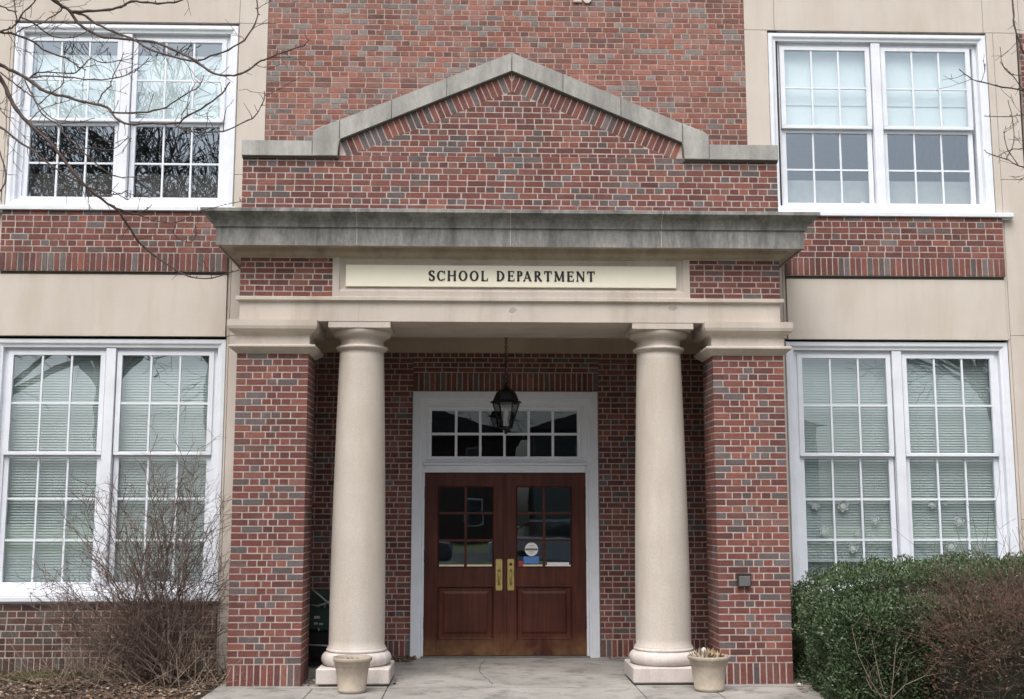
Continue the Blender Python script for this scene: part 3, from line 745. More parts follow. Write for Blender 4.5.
for s in (-1, 1):
    dx0, dx1 = (-.903, -.010) if s < 0 else (-.004, .890)
    lx0, lx1 = (-.757, -.134) if s < 0 else (.113, .737)
    lz0, lz1 = .967, 1.866; pz0, pz1 = .190, .772; y0, y1 = 2.110, 2.155
    mb = MB()
    mb.box(dx0, lx0, y0, y1, .022, 2.008, bev=.002); mb.box(lx1, dx1, y0, y1, .022, 2.008, bev=.002)
    mb.box(lx0, lx1, y0+.0005, y1, lz1, 2.008); mb.box(lx0, lx1, y0+.0005, y1, pz1, lz0); mb.box(lx0, lx1, y0+.0005, y1, .022, pz0)
    mb.ringframe(lx0, lx1, lz0, lz1, [(0, y0+.0006), (.006, y0-.004), (.012, y0+.004), (.016, y0+.018)])
    for i in (1,): x = (lx0+lx1)/2; mb.box(x-.014, x+.014, y0+.004, y0+.030, lz0, lz1)
    for i in (1, 2): z = lz0+(lz1-lz0)*i/3; mb.box(lx0, lx1, y0+.0045, y0+.0295, z-.013, z+.013)
    # recessed, fielded lower panel
    mb.ringframe(lx0, lx1, pz0, pz1, [(0, y0+.0006), (.008, y0-.005), (.016, y0+.002), (.022, y0+.018), (.060, y0+.018), (.085, y0+.008), (.085, y0+.008)])
    mb.face([(lx0+.085, y0+.008, pz0+.085), (lx1-.085, y0+.008, pz0+.085), (lx1-.085, y0+.008, pz1-.085), (lx0+.085, y0+.008, pz1-.085)])
    if s > 0: mb.box(-.020, .008, y0-.012, y0+.001, .022, 2.006, bev=.003)
    do = bp(mb, 'door', M['wood'], label='left leaf of the wooden door' if s < 0 else 'right leaf of the wooden door with decals')
    DOORS.append(do)
    mb = MB(); mb.face([(lx0, y0+.020, lz0), (lx1, y0+.020, lz0), (lx1, y0+.020, lz1), (lx0, y0+.020, lz1)]); bp(mb, 'pane', M['door_glass'], do)
    # brass escutcheon with thumb latch and pull
    px = -.075 if s < 0 else .055
    mb = MB()
    k = [(px-.036, .735), (px-.030, .722), (px+.030, .722), (px+.036, .735), (px+.036, 1.048), (px+.030, 1.062), (px-.030, 1.062), (px-.036, 1.048)]
    prism(mb, k, y0-.006, y0+.002)
    mb.tube([(px, y0-.004, .935), (px, y0-.030, .930), (px, y0-.045, .905), (px, y0-.045, .82), (px, y0-.030, .79), (px, y0-.004, .785)], .011, 8)
    mb.box(px-.013, px+.013, y0-.050, y0-.004, .948, .956, bev=.003)
    bp(mb, 'handle', M['brass'], do)
    if s > 0: mb = MB(); mb.tube([(px, y0-.012, 1.005), (px, y0-.004, 1.005)], .016, 12); bp(mb, 'lock_cylinder', M['bronze_box'], do)
    hx = dx0+.0 if s < 0 else dx1
    for hz in (.37, 1.10, 1.79):
        mb = MB(); mb.tube([(hx, y0-.010, hz-.065), (hx, y0-.010, hz+.065)], .011, 8); mb.box(hx-.014, hx+.014, y0-.005, y0+.001, hz-.06, hz+.06)
        bp(mb, 'hinge', M['bronze_box'], do)
    # strips taped along the bottom of the lights
    mb = MB()
    cxm = (lx0+lx1)/2
    if s < 0:
        mb.box(lx0+.02, cxm-.018, y0+.016, y0+.0185, lz0+.008, lz0+.034); mb.box(cxm+.018, lx1-.02, y0+.016, y0+.0185, lz0+.008, lz0+.034)
    else: mb.box(lx0+.045, cxm-.018, y0+.016, y0+.0185, lz0+.010, lz0+.034)
    bp(mb, 'paper_strip', M['cream_paper'], do)
    if s > 0:
        mb = MB(); mb.box(cxm+.018, lx1-.018, y0+.016, y0+.0185, lz0+.008, lz0+.030); mb.box(cxm+.035, lx1-.035, y0+.0165, y0+.0190, lz0+.030, lz0+.058)
        bp(mb, 'paper_strip', M['paper'], do, label='white printed strip at the bottom of the glass')
        q = at(531.5, 549.3, 2.125)
        mb = MB(); ns = 28; mb.face([(q.x+.074*math.cos(2*PI*k/ns), 2.1245, q.z+.074*math.sin(2*PI*k/ns)) for k in range(ns)])
        mb.face([(q.x-.068, 2.1238, q.z-.012), (q.x+.068, 2.1238, q.z-.012), (q.x+.068, 2.1238, q.z+.010), (q.x-.068, 2.1238, q.z+.010)], 1)
        for dz_, hw in ((.036, .034), (-.030, .036), (-.046, .022)):
            for kx in range(-int(hw/.008), int(hw/.008)): mb.face([(q.x+kx*.008, 2.1238, q.z+dz_), (q.x+kx*.008+.005, 2.1238, q.z+dz_), (q.x+kx*.008+.005, 2.1238, q.z+dz_+.006), (q.x+kx*.008, 2.1238, q.z+dz_+.006)], 1)
        bp(mb, 'round_sticker', [M['paper'], M['greybox']], do)
        a0 = at(523.5, 563.5, 2.125); a1 = at(539, 556.5, 2.125)
        mb = MB(); mb.box(a0.x, a1.x, 2.122, 2.1242, a0.z, a1.z); bp(mb, 'blue_sticker', M['blue'], do)
        a0 = at(518.5, 568, 2.125); a1 = at(523, 561, 2.125)
        mb = MB(); mb.box(a0.x, a1.x, 2.122, 2.1242, a0.z, a1.z); bp(mb, 'red_sticker', M['redd'], do)

# --- carved plaque whose foot shows at the top edge
mb = MB()
a0 = at(573.5, 2.6, .985)
mb.box(a0.x, a0.x+.09, .975, 1.0, a0.z, a0.z+.42, bev=.008)
a1 = at(583, 3.2, .985)
k = [(a1.x+.045+.045*math.cos(PI+PI*i/10), a1.z+.045+.045*math.sin(PI+PI*i/10)) for i in range(11)]+[(a1.x+.09, a1.z+.42), (a1.x, a1.z+.42)]
prism(mb, k, .975, 1.0)
bp(mb, 'carved_stone_numeral', M['stone'])

# ------------------------------------------------------------------ sign board with lettering
sg = MB(); sg.box(-1.590, 1.590, -.006, .024, 3.713, 3.925, bev=.004)
sign = sg.build('sign_board', M['sign']); tag(sign, 'long cream board lettered SCHOOL DEPARTMENT set in the stone frieze over the entrance', 'sign')
def glyph(mb, ch, x, z, h, w, y):
    TK, TN = .21*h, .095*h
    def P(u, v): return (x+u*w, z+v*h)
    def bar(u0, v0, u1, v1, t=None):
        a, b_ = P(u0, v0), P(u1, v1); d = Vector((b_[0]-a[0], 0, b_[1]-a[1])); l = d.length
        if t is None: t = TN+(TK-TN)*abs(d.z/l)**1.2
        s_ = Vector((-d.z, 0, d.x))/l*t/2
        A, B_ = Vector((a[0], y, a[1])), Vector((b_[0], y, b_[1]))
        q = [A-s_, B_-s_, B_+s_, A+s_]; o = Vector((0, -.005, 0))
        mb.faces_idx(q+[p+o for p in q], [(4, 5, 6, 7), (0, 1, 5, 4), (1, 2, 6, 5), (2, 3, 7, 6), (3, 0, 4, 7)])
    def serif(u, v, k=.16): bar(u-k/ (w/h) *.8, v, u+k/(w/h)*.8, v, TN*1.0)
    def curve(cu, cv, ru, rv, a0, a1, n_=14, thick=True):
        pts = [(cu+ru*math.cos(R(a0+(a1-a0)*k/n_)), cv+rv*math.sin(R(a0+(a1-a0)*k/n_))) for k in range(n_+1)]
        for i in range(n_):
            (u0, v0), (u1, v1) = pts[i], pts[i+1]; am = R(a0+(a1-a0)*(i+.5)/n_)
            t = TN+(TK-TN)*abs(math.cos(am))**1.3 if thick else TN
            e = .12; du, dv = (u1-u0)*e, (v1-v0)*e
            bar(u0-du, v0-dv, u1+du, v1+dv, t)
    st = TK/w/2; lo, hi = TN/h/2, 1-TN/h/2
    def stem(u, b_=True, t=True):
        bar(u, 0, u, 1, TK)
        if b_: serif(u, lo)
        if t: serif(u, hi)
    if ch == 'O': curve(.5, .5, .5-st, .5-lo, 0, 360, 24)
    elif ch == 'C':
        curve(.52, .5, .52-st, .5-lo, 50, 310, 20); bar(.92, .66, .92, .97, TN*1.1); bar(.92, .06, .92, .26, TN*.8)
    elif ch == 'S':
        curve(.5, .735, .36, .235, 30, 262, 14); curve(.5, .265, .38, .24, 80, -150, 14); bar(.84, .70, .84, .97, TN); bar(.12, .03, .12, .32, TN); bar(.32, .60, .70, .42, TK*.95)
    elif ch == 'H': stem(.18); stem(.82); bar(.18, .52, .82, .52, TN)
    elif ch == 'L': stem(.26); bar(.2, lo, .92, lo, TN); bar(.92, 0, .95, .28, TN)
    elif ch == 'D': stem(.2); curve(.3, .5, .62-st, .5-lo, -90, 90, 16); bar(.1, lo, .34, lo, TN); bar(.1, hi, .34, hi, TN)
    elif ch == 'E': stem(.24); bar(.2, lo, .9, lo, TN); bar(.2, hi, .88, hi, TN); bar(.24, .52, .7, .52, TN); bar(.9, 0, .93, .26, TN); bar(.88, .76, .88, 1, TN); bar(.7, .40, .7, .64, TN)
    elif ch in 'PR':
        stem(.22); curve(.42, .74, .42-st, .26-lo, -90, 90, 12); bar(.2, hi, .46, hi, TN); bar(.22, .48+lo, .46, .48+lo, TN)
        if ch == 'R': bar(.48, .48, .88, .03, TK*.95); serif(.92, lo, .09)
    elif ch == 'A': bar(.5, .98, .15, .03, TN*1.1); bar(.46, .98, .84, .03, TK); bar(.25, .32, .72, .32, TN); serif(.13, lo, .13); serif(.87, lo, .13)
    elif ch == 'T': stem(.5, True, False); bar(.06, hi, .94, hi, TN*1.2); bar(.07, .72, .07, 1, TN); bar(.93, .72, .93, 1, TN)
    elif ch == 'M': bar(.14, 0, .18, 1, TN*1.2); bar(.16, .98, .5, .08, TK); bar(.5, .08, .82, .98, TN*1.1); bar(.86, 0, .82, 1, TK); serif(.14, lo, .13); serif(.86, lo, .14); serif(.13, hi, .1); serif(.87, hi, .1)
    elif ch == 'N': bar(.16, 0, .16, 1, TN*1.2); bar(.16, .98, .84, .04, TK); bar(.84, 0, .84, 1, TN*1.2); serif(.16, lo, .13); serif(.12, hi, .1); serif(.84, hi, .13)
txt = 'SCHOOL DEPARTMENT'; WD = dict(S=.62, C=.86, H=.96, O=.94, L=.74, D=.94, E=.76, P=.74, A=.92, R=.84, T=.82, M=1.12, N=.94)
WD[' '] = .42; GAP = .20; capH = .100
tot = sum(WD[c] for c in txt)+GAP*(len(txt)-1); kx = 1.588/(tot*capH); x = -.796; mb = MB()
for c in txt:
    w_ = WD[c]*capH*kx
    if c != ' ': mb = MB(); glyph(mb, c, x, 3.771, capH, w_, -.0065); mb.build('letter', M['letter'], sign)
    x += w_+GAP*capH*kx*(-.4 if c == 'P' else 1.12 if c != ' ' else 1.2)

# ------------------------------------------------------------------ lantern
LY = 1.25; p = at(506, 330, LY); lx = p.x
lz = lambda y: at(506, y, LY).z
ln = empty('hanging_lantern', (lx, LY, 3.5)); tag(ln, 'black iron hexagonal lantern hanging on a chain under the porch ceiling', 'lantern')
def lp(mb, name, m_, par=None):
    o = mb.build(name, m_, origin=(lx, LY, 3.5)); o.location = (0, 0, 0); o.parent = par or ln; return o
mb = MB(); mb.lathe(lx, LY, [(.066, 3.499), (.066, 3.485), (.045, 3.470), (.014, 3.462), (.010, 3.45)], 24); lp(mb, 'ceiling_rose', M['black_metal'])
ztop = lz(386)
mb = MB(); z = 3.455; k = 0
while z > ztop+.02:
    h_ = .030; ang = 0 if k % 2 else PI/2; dx, dy = math.cos(ang)*.013, math.sin(ang)*.013
    pts = [(lx+dx*math.sin(t), LY+dy*math.sin(t), z-h_/2+h_/2*math.cos(t)*1.1) for t in [2*PI*i/8 for i in range(9)]]
    mb.tube(pts, .0045, 5); z -= .026; k += 1
lp(mb, 'chain', M['black_metal'])
z0, z1, zb, ze = lz(402.5), lz(387), lz(427), lz(434.5)
mb = MB()
mb.lathe(lx, LY, [(.006, z1+.055), (.014, z1+.045), (.016, z1+.03), (.010, z1+.02), (.022, z1+.008), (.030, z1), (.036, z1-.012), (.070, z1-.03), (.104, z1-.065), (.136, z0+.022), (.165, z0+.006), (.170, z0), (.152, z0-.008)], 6, smooth=False)
lp(mb, 'roof', M['black_metal'])
mb = MB()
for k in range(6):
    t = 2*PI*k/6; mb.tube([(lx+.142*math.cos(t), LY+.142*math.sin(t), z0), (lx+.064*math.cos(t), LY+.064*math.sin(t), zb)], .0065, 5)
for r_, z in ((.142, z0-.004), (.066, zb)): mb.tube([(lx+r_*math.cos(2*PI*k/6), LY+r_*math.sin(2*PI*k/6), z) for k in range(7)], .007, 5)
mb.lathe(lx, LY, [(.070, zb+.004), (.066, zb-.012), (.040, zb-.026), (.020, zb-.034), (.016, zb-.046), (.022, zb-.056), (.012, zb-.070), (.004, ze)], 12)
lp(mb, 'frame', M['black_metal'])
mb = MB(); mb.lathe(lx, LY, [(.136, z0-.002), (.060, zb+.004)], 6, cap=False, smooth=False); lp(mb, 'pane', M['lamp_glass'])
mb = MB(); mb.lathe(lx, LY, [(.014, zb), (.018, zb+.06), (.020, zb+.10), (.028, zb+.13), (.026, zb+.17), (.012, zb+.20), (.003, zb+.215)], 14); lp(mb, 'bulb', M['bulb'])

# ------------------------------------------------------------------ planters
def planter(px, py, r, label, plant):
    t = empty('planter', (px, py, 0)); tag(t, label, 'planter', 'beige pots beside the columns')
    mb = MB(); q = r/.17
    mb.lathe(0, 0, [(.112*q, .0), (.118*q, .004), (.124*q, .016), (.126*q, .03), (.122*q, .034), (.148*q, .225), (.150*q, .228), (.156*q, .232), (.157*q, .262), (.168*q, .270), (.175*q, .282), (.176*q, .300), (.172*q, .306), (.163*q, .304), (.160*q, .27), (.158*q, .262)], 48, cap=False)
    mb.build('pot', M['pot'], t)
    mb = MB(); n_ = 24; mb.lathe(0, 0, [(.159*q, .262), (.12*q, .272), (.06*q, .268), (.001, .275)], n_, cap=False); mb.build('soil', M['soil'], t)
    mb = MB()
    if plant:
        for k in range(46):
            a_, b_ = rnd()*6.28, rnd()*.14; x, y = b_*math.cos(a_), b_*math.sin(a_); h_ = .02+.07*rnd()
            L = Vector((rnd()-.5, rnd()-.5, .5)).normalized()*(.05+.05*rnd()); W = L.cross(Vector((rnd(), rnd(), rnd()))).normalized()*.012
            p0 = Vector((x, y, .262+h_*.3)); mb.face([p0-W*.3, p0+L*.5-W, p0+L, p0+L*.5+W])
            if k % 3 == 0: mb.tube([(x, y, .25), (x*1.1, y*1.1, .28+h_*.5), (x*1.25+.01, y*1.2, .28+h_)], [.004, .003, .002], 5)
        mb.build('dry_plant', M['deadleaf'], t)
        mb = MB(); mb.lathe(-.045, -.02, [(.022, .27), (.026, .30), (.020, .335), (.026, .35), (.018, .37), (.004, .378)], 14); mb.build('pale_gourd', M['base_stone'], t)
    else:
        for k in range(14):
            a_, b_ = rnd()*6.28, rnd()*.10; x, y = b_*math.cos(a_), b_*math.sin(a_)
            L = Vector((rnd()-.5, rnd()-.5, .25)).normalized()*.04; W = L.cross(Z_).normalized()*.012; p0 = Vector((x, y, .272))
            if k < 6: mb = MB(); mb.face([p0-W*.3, p0+L*.5-W, p0+L, p0+L*.5+W]); mb.build('dry_leaf', M['deadleaf'], t)
p = at(352.5, 657, -.36); planter(p.x, -.36, .170, 'beige plastic pot holding only bare soil in front of the left column', False)
p = at(708.5, 656, -.36); planter(p.x, -.36, .182, 'beige plastic pot with withered plants beside the right column', True)

# ------------------------------------------------------------------ outlet cover on the right pier
a0 = at(737.5, 587, -.03); a1 = at(750.5, 573.5, -.03)
mb = MB(); mb.box(a0.x, a1.x, -.048, -.004, a0.z, a1.z, bev=.006); mb.box(a0.x+.012, a1.x-.006, -.053, -.046, a0.z+.008, a1.z-.022, 1, bev=.004)
mb.box(a0.x-.004, a1.x+.004, -.055, -.004, a1.z-.012, a1.z+.002, bev=.003)
ob = mb.build('outlet_box', [M['bronze_box'], M['greybox']]); tag(ob, 'small brown metal outlet box with a grey lid on the right brick pier', 'outlet box')

# ------------------------------------------------------------------ green equipment between left pier and column
gy = 1.30
gb = empty('equipment_cart', (-2.0, gy, 0)); tag(gb, 'dark green box on a low black frame with pale rods, stowed behind the left column', 'equipment')
def gp(mb, n_, m_): o = mb.build(n_, m_, origin=(-2.0, gy, 0)); o.location = (0, 0, 0); o.parent = gb; return o
q = lambda x, y, Y=gy: at(x, y, Y)
ztop, zbot = q(320, 592).z, q(320, 632).z
mb = MB(); mb.box(-2.22, -1.45, gy, gy+.45, zbot, ztop, bev=.03); gp(mb, 'green_box', M['green_box'])
mb = MB(); mb.box(-2.20, -1.47, gy+.03, gy+.42, .10, zbot-.004); mb.box(-2.22, -1.45, gy-.01, gy+.02, .02, .06); gp(mb, 'lower_frame', M['black_metal'])
mb = MB(); a_, b_ = q(312, 589, gy-.05), q(334, 608, gy-.05); mb.tube([a_, b_], .009, 8)
mb.tube([q(311, 605, gy-.04), q(318, 606, gy-.04), q(327, 603, gy-.04), q(332, 600, gy-.04)], .008, 8); mb.tube([q(324, 608, gy-.03), q(326, 602, gy-.03)], .008, 6)
gp(mb, 'rod', M['galv'])
mb = MB(); mb.tube([q(309, 645, gy-.03), q(334, 646, gy-.03)], .009, 8); gp(mb, 'axle', M['galv'])
mb = MB()
for x, y, wd, h_ in ((314, 616, 6, 2.6), (314, 622.5, 4, 2), (319, 623, 4, 2), (318, 628, 1.5, 3)):
    mb = MB(); a_, b_ = q(x, y+h_, gy-.002), q(x+wd, y, gy-.002); mb.box(a_.x, b_.x, gy-.004, gy-.001, a_.z, b_.z); gp(mb, 'worn_decal', M['galv'])

# ------------------------------------------------------------------ plants
def leafcloud(mb, n_, pos, size, asp=.5, up=.3):
    for _ in range(n_):
        p, nr = pos()
        d = Vector((rnd()-.5, rnd()-.5, rnd()-.5+up)).normalized(); d = (d+nr*.7).normalized()
        s_ = d.cross(Vector((rnd()-.5, rnd()-.5, rnd()-.5))).normalized(); L = size*(.6+.8*rnd()); t = rnd()
        t2 = .5+.5*noise.noise(p*4.2); a_ = (max(0, min(1, .45*t+.55*t2+.0)), rnd(), 0)
        mb.face([p-d*L*.5, p+s_*L*asp*.5, p+d*L*.5, p-s_*L*asp*.5], 0, a_)
def lump(p, k, s_): return k*noise.fractal(p*s_, 1, 2, 3)
def hedge(name, label, cat, x0, x1, y0, y1, z1, n_, matl, size, rc, topf=None, core=.86, grp=None, twig=None):
    cx, cy = (x0+x1)/2, (y0+y1)/2; hx, hy = (x1-x0)/2, (y1-y0)/2
    t = empty(name, (cx, cy, 0)); tag(t, label, cat, grp)
    def surf(depth=1.0):
        # superellipsoid point
        while True:
            v = Vector((rnd()*2-1, rnd()*2-1, rnd()))
            if v.length > .05: break
        e = 5.0
        # choose a face proportionally
        r = rnd(); front = hx*2*z1; top = hx*2*hy*2; side = hy*2*z1; tot_ = front+top+2*side+front*.3
        r *= tot_
        if r < front: u = Vector((rnd()*2-1, -1, rnd()))
        elif r < front+top: u = Vector((rnd()*2-1, rnd()*2-1, 1))
        elif r < front+top+side: u = Vector((-1, rnd()*2-1, rnd()))
        elif r < front+top+2*side: u = Vector((1, rnd()*2-1, rnd()))
        else: u = Vector((rnd()*2-1, 1, rnd()))
        # round the corners
        ax = max(0, abs(u.x)*hx-(hx-rc)); ay = max(0, abs(u.y)*hy-(hy-rc)); az = max(0, u.z*z1-(z1-rc))
        l = math.sqrt(ax*ax+ay*ay+az*az); k = rc/l if l > rc else 1
        q_ = Vector((math.copysign(min(abs(u.x)*hx, hx-rc)+ax*k, u.x), math.copysign(min(abs(u.y)*hy, hy-rc)+ay*k, u.y), min(u.z*z1, z1-rc)+az*k))
        nr = Vector((math.copysign(ax, u.x), math.copysign(ay, u.y), az)); nr = nr.normalized() if nr.length > 1e-4 else Vector((0, 0, 1))
        if topf: q_.z *= topf(cx+q_.x)
        q_ += nr*(lump(q_+Vector((cx, cy, 0)), .10, 2.6)+.07*noise.noise((q_+Vector((cx, cy, 0)))*8))
        return q_, nr
    def pos():
        q_, nr = surf(); return q_-nr*(rnd()**1.6)*.16+nr*.02, nr
    mb = MB(); leafcloud(mb, n_, pos, size); mb.build('foliage', matl, t)
    # solid core; near-black colour paints the shade between the leaves
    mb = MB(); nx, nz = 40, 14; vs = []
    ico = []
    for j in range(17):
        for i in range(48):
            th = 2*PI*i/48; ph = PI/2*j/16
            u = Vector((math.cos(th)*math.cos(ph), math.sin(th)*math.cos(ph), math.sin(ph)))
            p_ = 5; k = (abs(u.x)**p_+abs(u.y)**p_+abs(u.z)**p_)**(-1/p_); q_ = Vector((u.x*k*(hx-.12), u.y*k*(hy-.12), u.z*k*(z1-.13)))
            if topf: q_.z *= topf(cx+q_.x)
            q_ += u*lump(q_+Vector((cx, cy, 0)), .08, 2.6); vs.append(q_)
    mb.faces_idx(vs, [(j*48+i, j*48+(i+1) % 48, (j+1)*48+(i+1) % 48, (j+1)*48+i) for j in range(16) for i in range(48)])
    mb.build('dark_core', M['core'], t)
    return t, surf
def grow(mb, p, d, L, r, depth, spread, bend, n_=5, kids=3, minr=.0012, gravity=.0, wob=.12, mi=0, shrink=.62, sides=5):
    pts = [p.copy()]; rad = [r]; q_ = p.copy(); dd = d.normalized()
    for i in range(n_):
        dd = (dd+Vector((rnd()-.5, rnd()-.5, rnd()-.5))*wob*2+Vector((0, 0, bend))).normalized()
        q_ = q_+dd*L/n_; pts.append(q_.copy()); rad.append(max(minr, r*(1-.55*(i+1)/n_)))
    mb.tube(pts, rad, sides if r > .006 else 4 if r > .003 else 3, mi)
    if depth <= 0: return
    for k in range(kids):
        f = .3+.7*(k+rnd())/kids; i = min(n_-1, int(f*n_)); pp = pts[i].lerp(pts[i+1], f*n_-i if f < 1 else 1)
        ax = dd.orthogonal(); ax.rotate(Matrix.Rotation(rnd()*2*PI, 4, dd)); nd = (dd+ax*spread*(.5+rnd())).normalized()
        grow(mb, pp, nd, L*shrink*(.7+.6*rnd()), max(minr, rad[i]*.62), depth-1, spread, bend, max(3, n_-1), kids, minr, gravity, wob, mi, shrink, sides)

# hedges on the right
def topA(x): return float(np.interp(x, [2.7, 2.9, 3.3, 3.9, 4.6], [.70, .86, .91, .965, 1.0]))*(1+.02*noise.noise(Vector((x*2, 0, 0))))
hedge('evergreen_hedge', 'tall clipped green hedge close under the lower right window', 'hedge', 2.72, 7.4, -.35, .86, 1.115, 80000, M['leaf2'], .027, .13, topA)
hedge('evergreen_shrub', 'low dark green rounded shrub in front of the hedge beside the right pier', 'shrub', 2.66, 4.15, -1.30, -.30, .80, 52000, M['leaf'], .027, .2)
rs, surf_r = hedge('russet_shrub', 'reddish brown twiggy shrub at the right edge in front of the hedge', 'shrub', 3.35, 6.4, -1.85, -.55, .84, 13000, M['redleaf'], .028, .40)
mb = MB()
for k in range(230):
    bx = -1.3+2.2*rnd(); by = -.35+.5*rnd(); p = Vector((bx*.7, by, .0))
    d = Vector((bx*.5+(rnd()-.5)*.9, -.45+(rnd()-.5)*.9, .9))
    grow(mb, p, d, .75+.35*rnd(), .006, 2, .7, .02, 5, 3, .0014, wob=.16, shrink=.55)
for k in range(500):
    q_, nr = surf_r(); d = (nr+Vector((rnd()-.5, rnd()-.5, rnd()))*.9).normalized(); grow(mb, q_-nr*.14, d, .22+.14*rnd(), .003, 1, .7, .0, 4, 3, .0012, wob=.2)
mb.build('twigs', M['red_twig'], rs)
# thin pale sapling stems in front of the evergreen shrub
sp = empty('bare_sapling', (3.25, -1.75, 0)); tag(sp, 'thin pale leafless stems rising in front of the dark evergreen shrub', 'sapling')
mb = MB()
for px in ([(886, 705), (870, 680), (858, 655), (852, 628)], [(888, 705), (880, 680), (875, 655), (872, 640)], [(890, 705), (893, 680), (895, 655), (896, 645)], [(890, 700), (905, 685), (925, 676), (948, 672)], [(888, 698), (872, 690), (866, 678)]):
    pts = [at(x, y, -1.75+i*.03)-Vector((3.25, -1.75, 0)) for i, (x, y) in enumerate(px)]
    mb.tube(pts, [.005, .004, .003, .002][:len(pts)], 5)
    for p in pts[1:]: grow(mb, p, Vector((rnd()-.5, -.2, .6)), .16, .0025, 1, .6, 0, 3, 2)
mb.build('stem', M['shrub_bark'], sp)

# bare multi-stemmed shrub on the left
p0 = at(152, 682, .22); ls = empty('bare_shrub', (p0.x, .22, .0)); tag(ls, 'leafless many-stemmed brown shrub in front of the lower left window', 'shrub')
mb = MB(); md = MB()
tips = [(62, 520), (72, 492), (88, 520), (100, 478), (118, 500), (120, 470), (140, 485), (150, 462), (165, 480), (178, 462), (190, 478), (200, 458), (210, 470), (222, 492), (220, 520), (228, 545), (52, 560), (45, 590), (232, 575), (80, 560), (108, 545), (215, 560), (132, 520), (185, 510), (205, 505), (170, 500), (60, 600), (95, 590), (150, 530), (195, 540), (40, 620), (55, 575), (75, 625), (100, 615), (35, 600), (235, 610), (225, 590)]
for k, (tx, ty) in enumerate(tips*2):
    tx += (rnd()-.5)*16; ty += (rnd()-.5)*22+(8 if k >= len(tips) else 0)
    T = at(tx, ty, .22+(rnd()-.5)*.9)-Vector((p0.x, .22, 0)); Bp = Vector(((rnd()-.5)*.55, (rnd()-.5)*.35, -.03))
    if T.y > .55: T.y = .55
    n_ = 9; pts = []; r0 = .013 if k % 9 == 0 else .0045+.0055*rnd(); off = Vector((0, 0, 0))
    for i in range(n_+1):
        t = i/n_; q_ = Bp.lerp(T, t); q_.x = Bp.x+(T.x-Bp.x)*t**1.35; q_.y = Bp.y+(T.y-Bp.y)*t**1.35
        off += Vector((rnd()-.5, rnd()-.5, rnd()-.5))*.045*(1 if i else 0); pts.append(q_+off)
    rad = [r0*(1-.78*i/n_) for i in range(n_+1)]; mb.tube(pts, rad, 6)
    for i in range(2, n_+1):
        for _ in range(2):
            dd = (pts[i]-pts[i-1]).normalized()
            ax = dd.orthogonal(); ax.rotate(Matrix.Rotation(rnd()*2*PI, 4, dd)); nd = (dd*.8+ax*.7*(.4+rnd()))
            grow(md if rnd() < .5 else mb, pts[i-1].lerp(pts[i], rnd()), nd, (.16+.22*rnd())*(1.15-.5*i/n_), .0034, 2, .65, .02, 4, 2, .0013, wob=.16)
mb.build('stem', M['shrub_bark'], ls); md.build('twig', M['red_twig'], ls)
# pale fallen sticks under it
fs_ = MB()
for k in range(150):
    x = p0.x+(rnd()-.55)*1.6; y = .2+(rnd()-.5)*1.4; d = Vector((rnd()-.5, rnd()-.5, .55*rnd())).normalized()
    grow(fs_, Vector((x, y, .02)), d, .25+.3*rnd(), .0035, 1, .5, 0, 4, 2, .0014, wob=.12)
tag(fs_.build('dead_twigs', M['pale_twig']), 'pale dead twigs lying under the bare shrub', 'twigs', kind='stuff')

# leaf litter
def litter(name, label, regions, matl, z=.012, size=.032, cat='leaves'):
    mb = MB()
    for x0, x1, y0, y1, n_ in regions:
        for _ in range(n_):
            x, y = x0+(x1-x0)*rnd(), y0+(y1-y0)*rnd(); a_ = rnd()*6.28; L = size*(.5+rnd()); t = rnd()
            d = Vector((math.cos(a_), math.sin(a_), (rnd()-.5)*.9)).normalized(); s_ = Vector((-math.sin(a_), math.cos(a_), (rnd()-.5)*1.0)).normalized()
            p = Vector((x, y, z+rnd()*.02+(.03*noise.fractal(Vector((x*2.5, y*2.5, 1)), 1, 2, 4) if matl is M['litter'] and abs(x) > 2.7 else 0)))
            c = p+Vector((0, 0, .006)); q = [p-d*L*.5, p-d*L*.15-s_*L*.32, p+d*L*.2-s_*L*.26, p+d*L*.5, p+d*L*.2+s_*L*.26, p-d*L*.15+s_*L*.32]
            mb.face([q[0], q[1], q[2], q[3]], 0, (t, 0, 0)); mb.face([q[0], q[3], q[4], q[5]], 0, (t, 0, 0))
    return tag(mb.build(name, matl), label, cat, kind='stuff')
litter('leaf_litter', 'brown fallen leaves covering the planting beds', [(-6.5, -2.72, -1.8, .95, 15000), (2.85, 6, -2.2, -1.2, 2500)], M['litter'])
litter('fallen_leaves', 'dry brown leaves blown into the porch corners', [(-1.36, -.98, 1.88, 2.07, 330), (-1.30, -1.02, 1.72, 1.95, 90), (-1.15, -1.0, 1.6, 2.06, 30), (-1.95, -1.80, -.02, .45, 60), (1.1, 1.3, 1.9, 2.06, 18), (2.55, 2.80, -.5, .0, 40), (-2.2, -1.2, 1.7, 2.0, 60), (-1.13, -1.06, -.1, .6, 12)], M['litter'], .008)
# grass tufts along the left wall
mb = MB()
for _ in range(9000):
    x = -6.2+2.9*rnd()**.8; y = .25+.68*rnd(); 
    if noise.noise(Vector((x*1.7, y*2.3, 5))) < -.12 or rnd() < (x+5)*.35: continue
    a_ = rnd()*6.28; h_ = .025+.05*rnd(); d = Vector((math.cos(a_), math.sin(a_), 0)); l = Vector((rnd()-.5, rnd()-.5, 1.2)).normalized()*h_
    p = Vector((x, y, .0)); mb.face([p-d*.003, p+d*.003, p+l], 0, (rnd(), 0, 0))
tag(mb.build('grass', M['grass']), 'short green grass along the foot of the left wall', 'grass', kind='stuff')

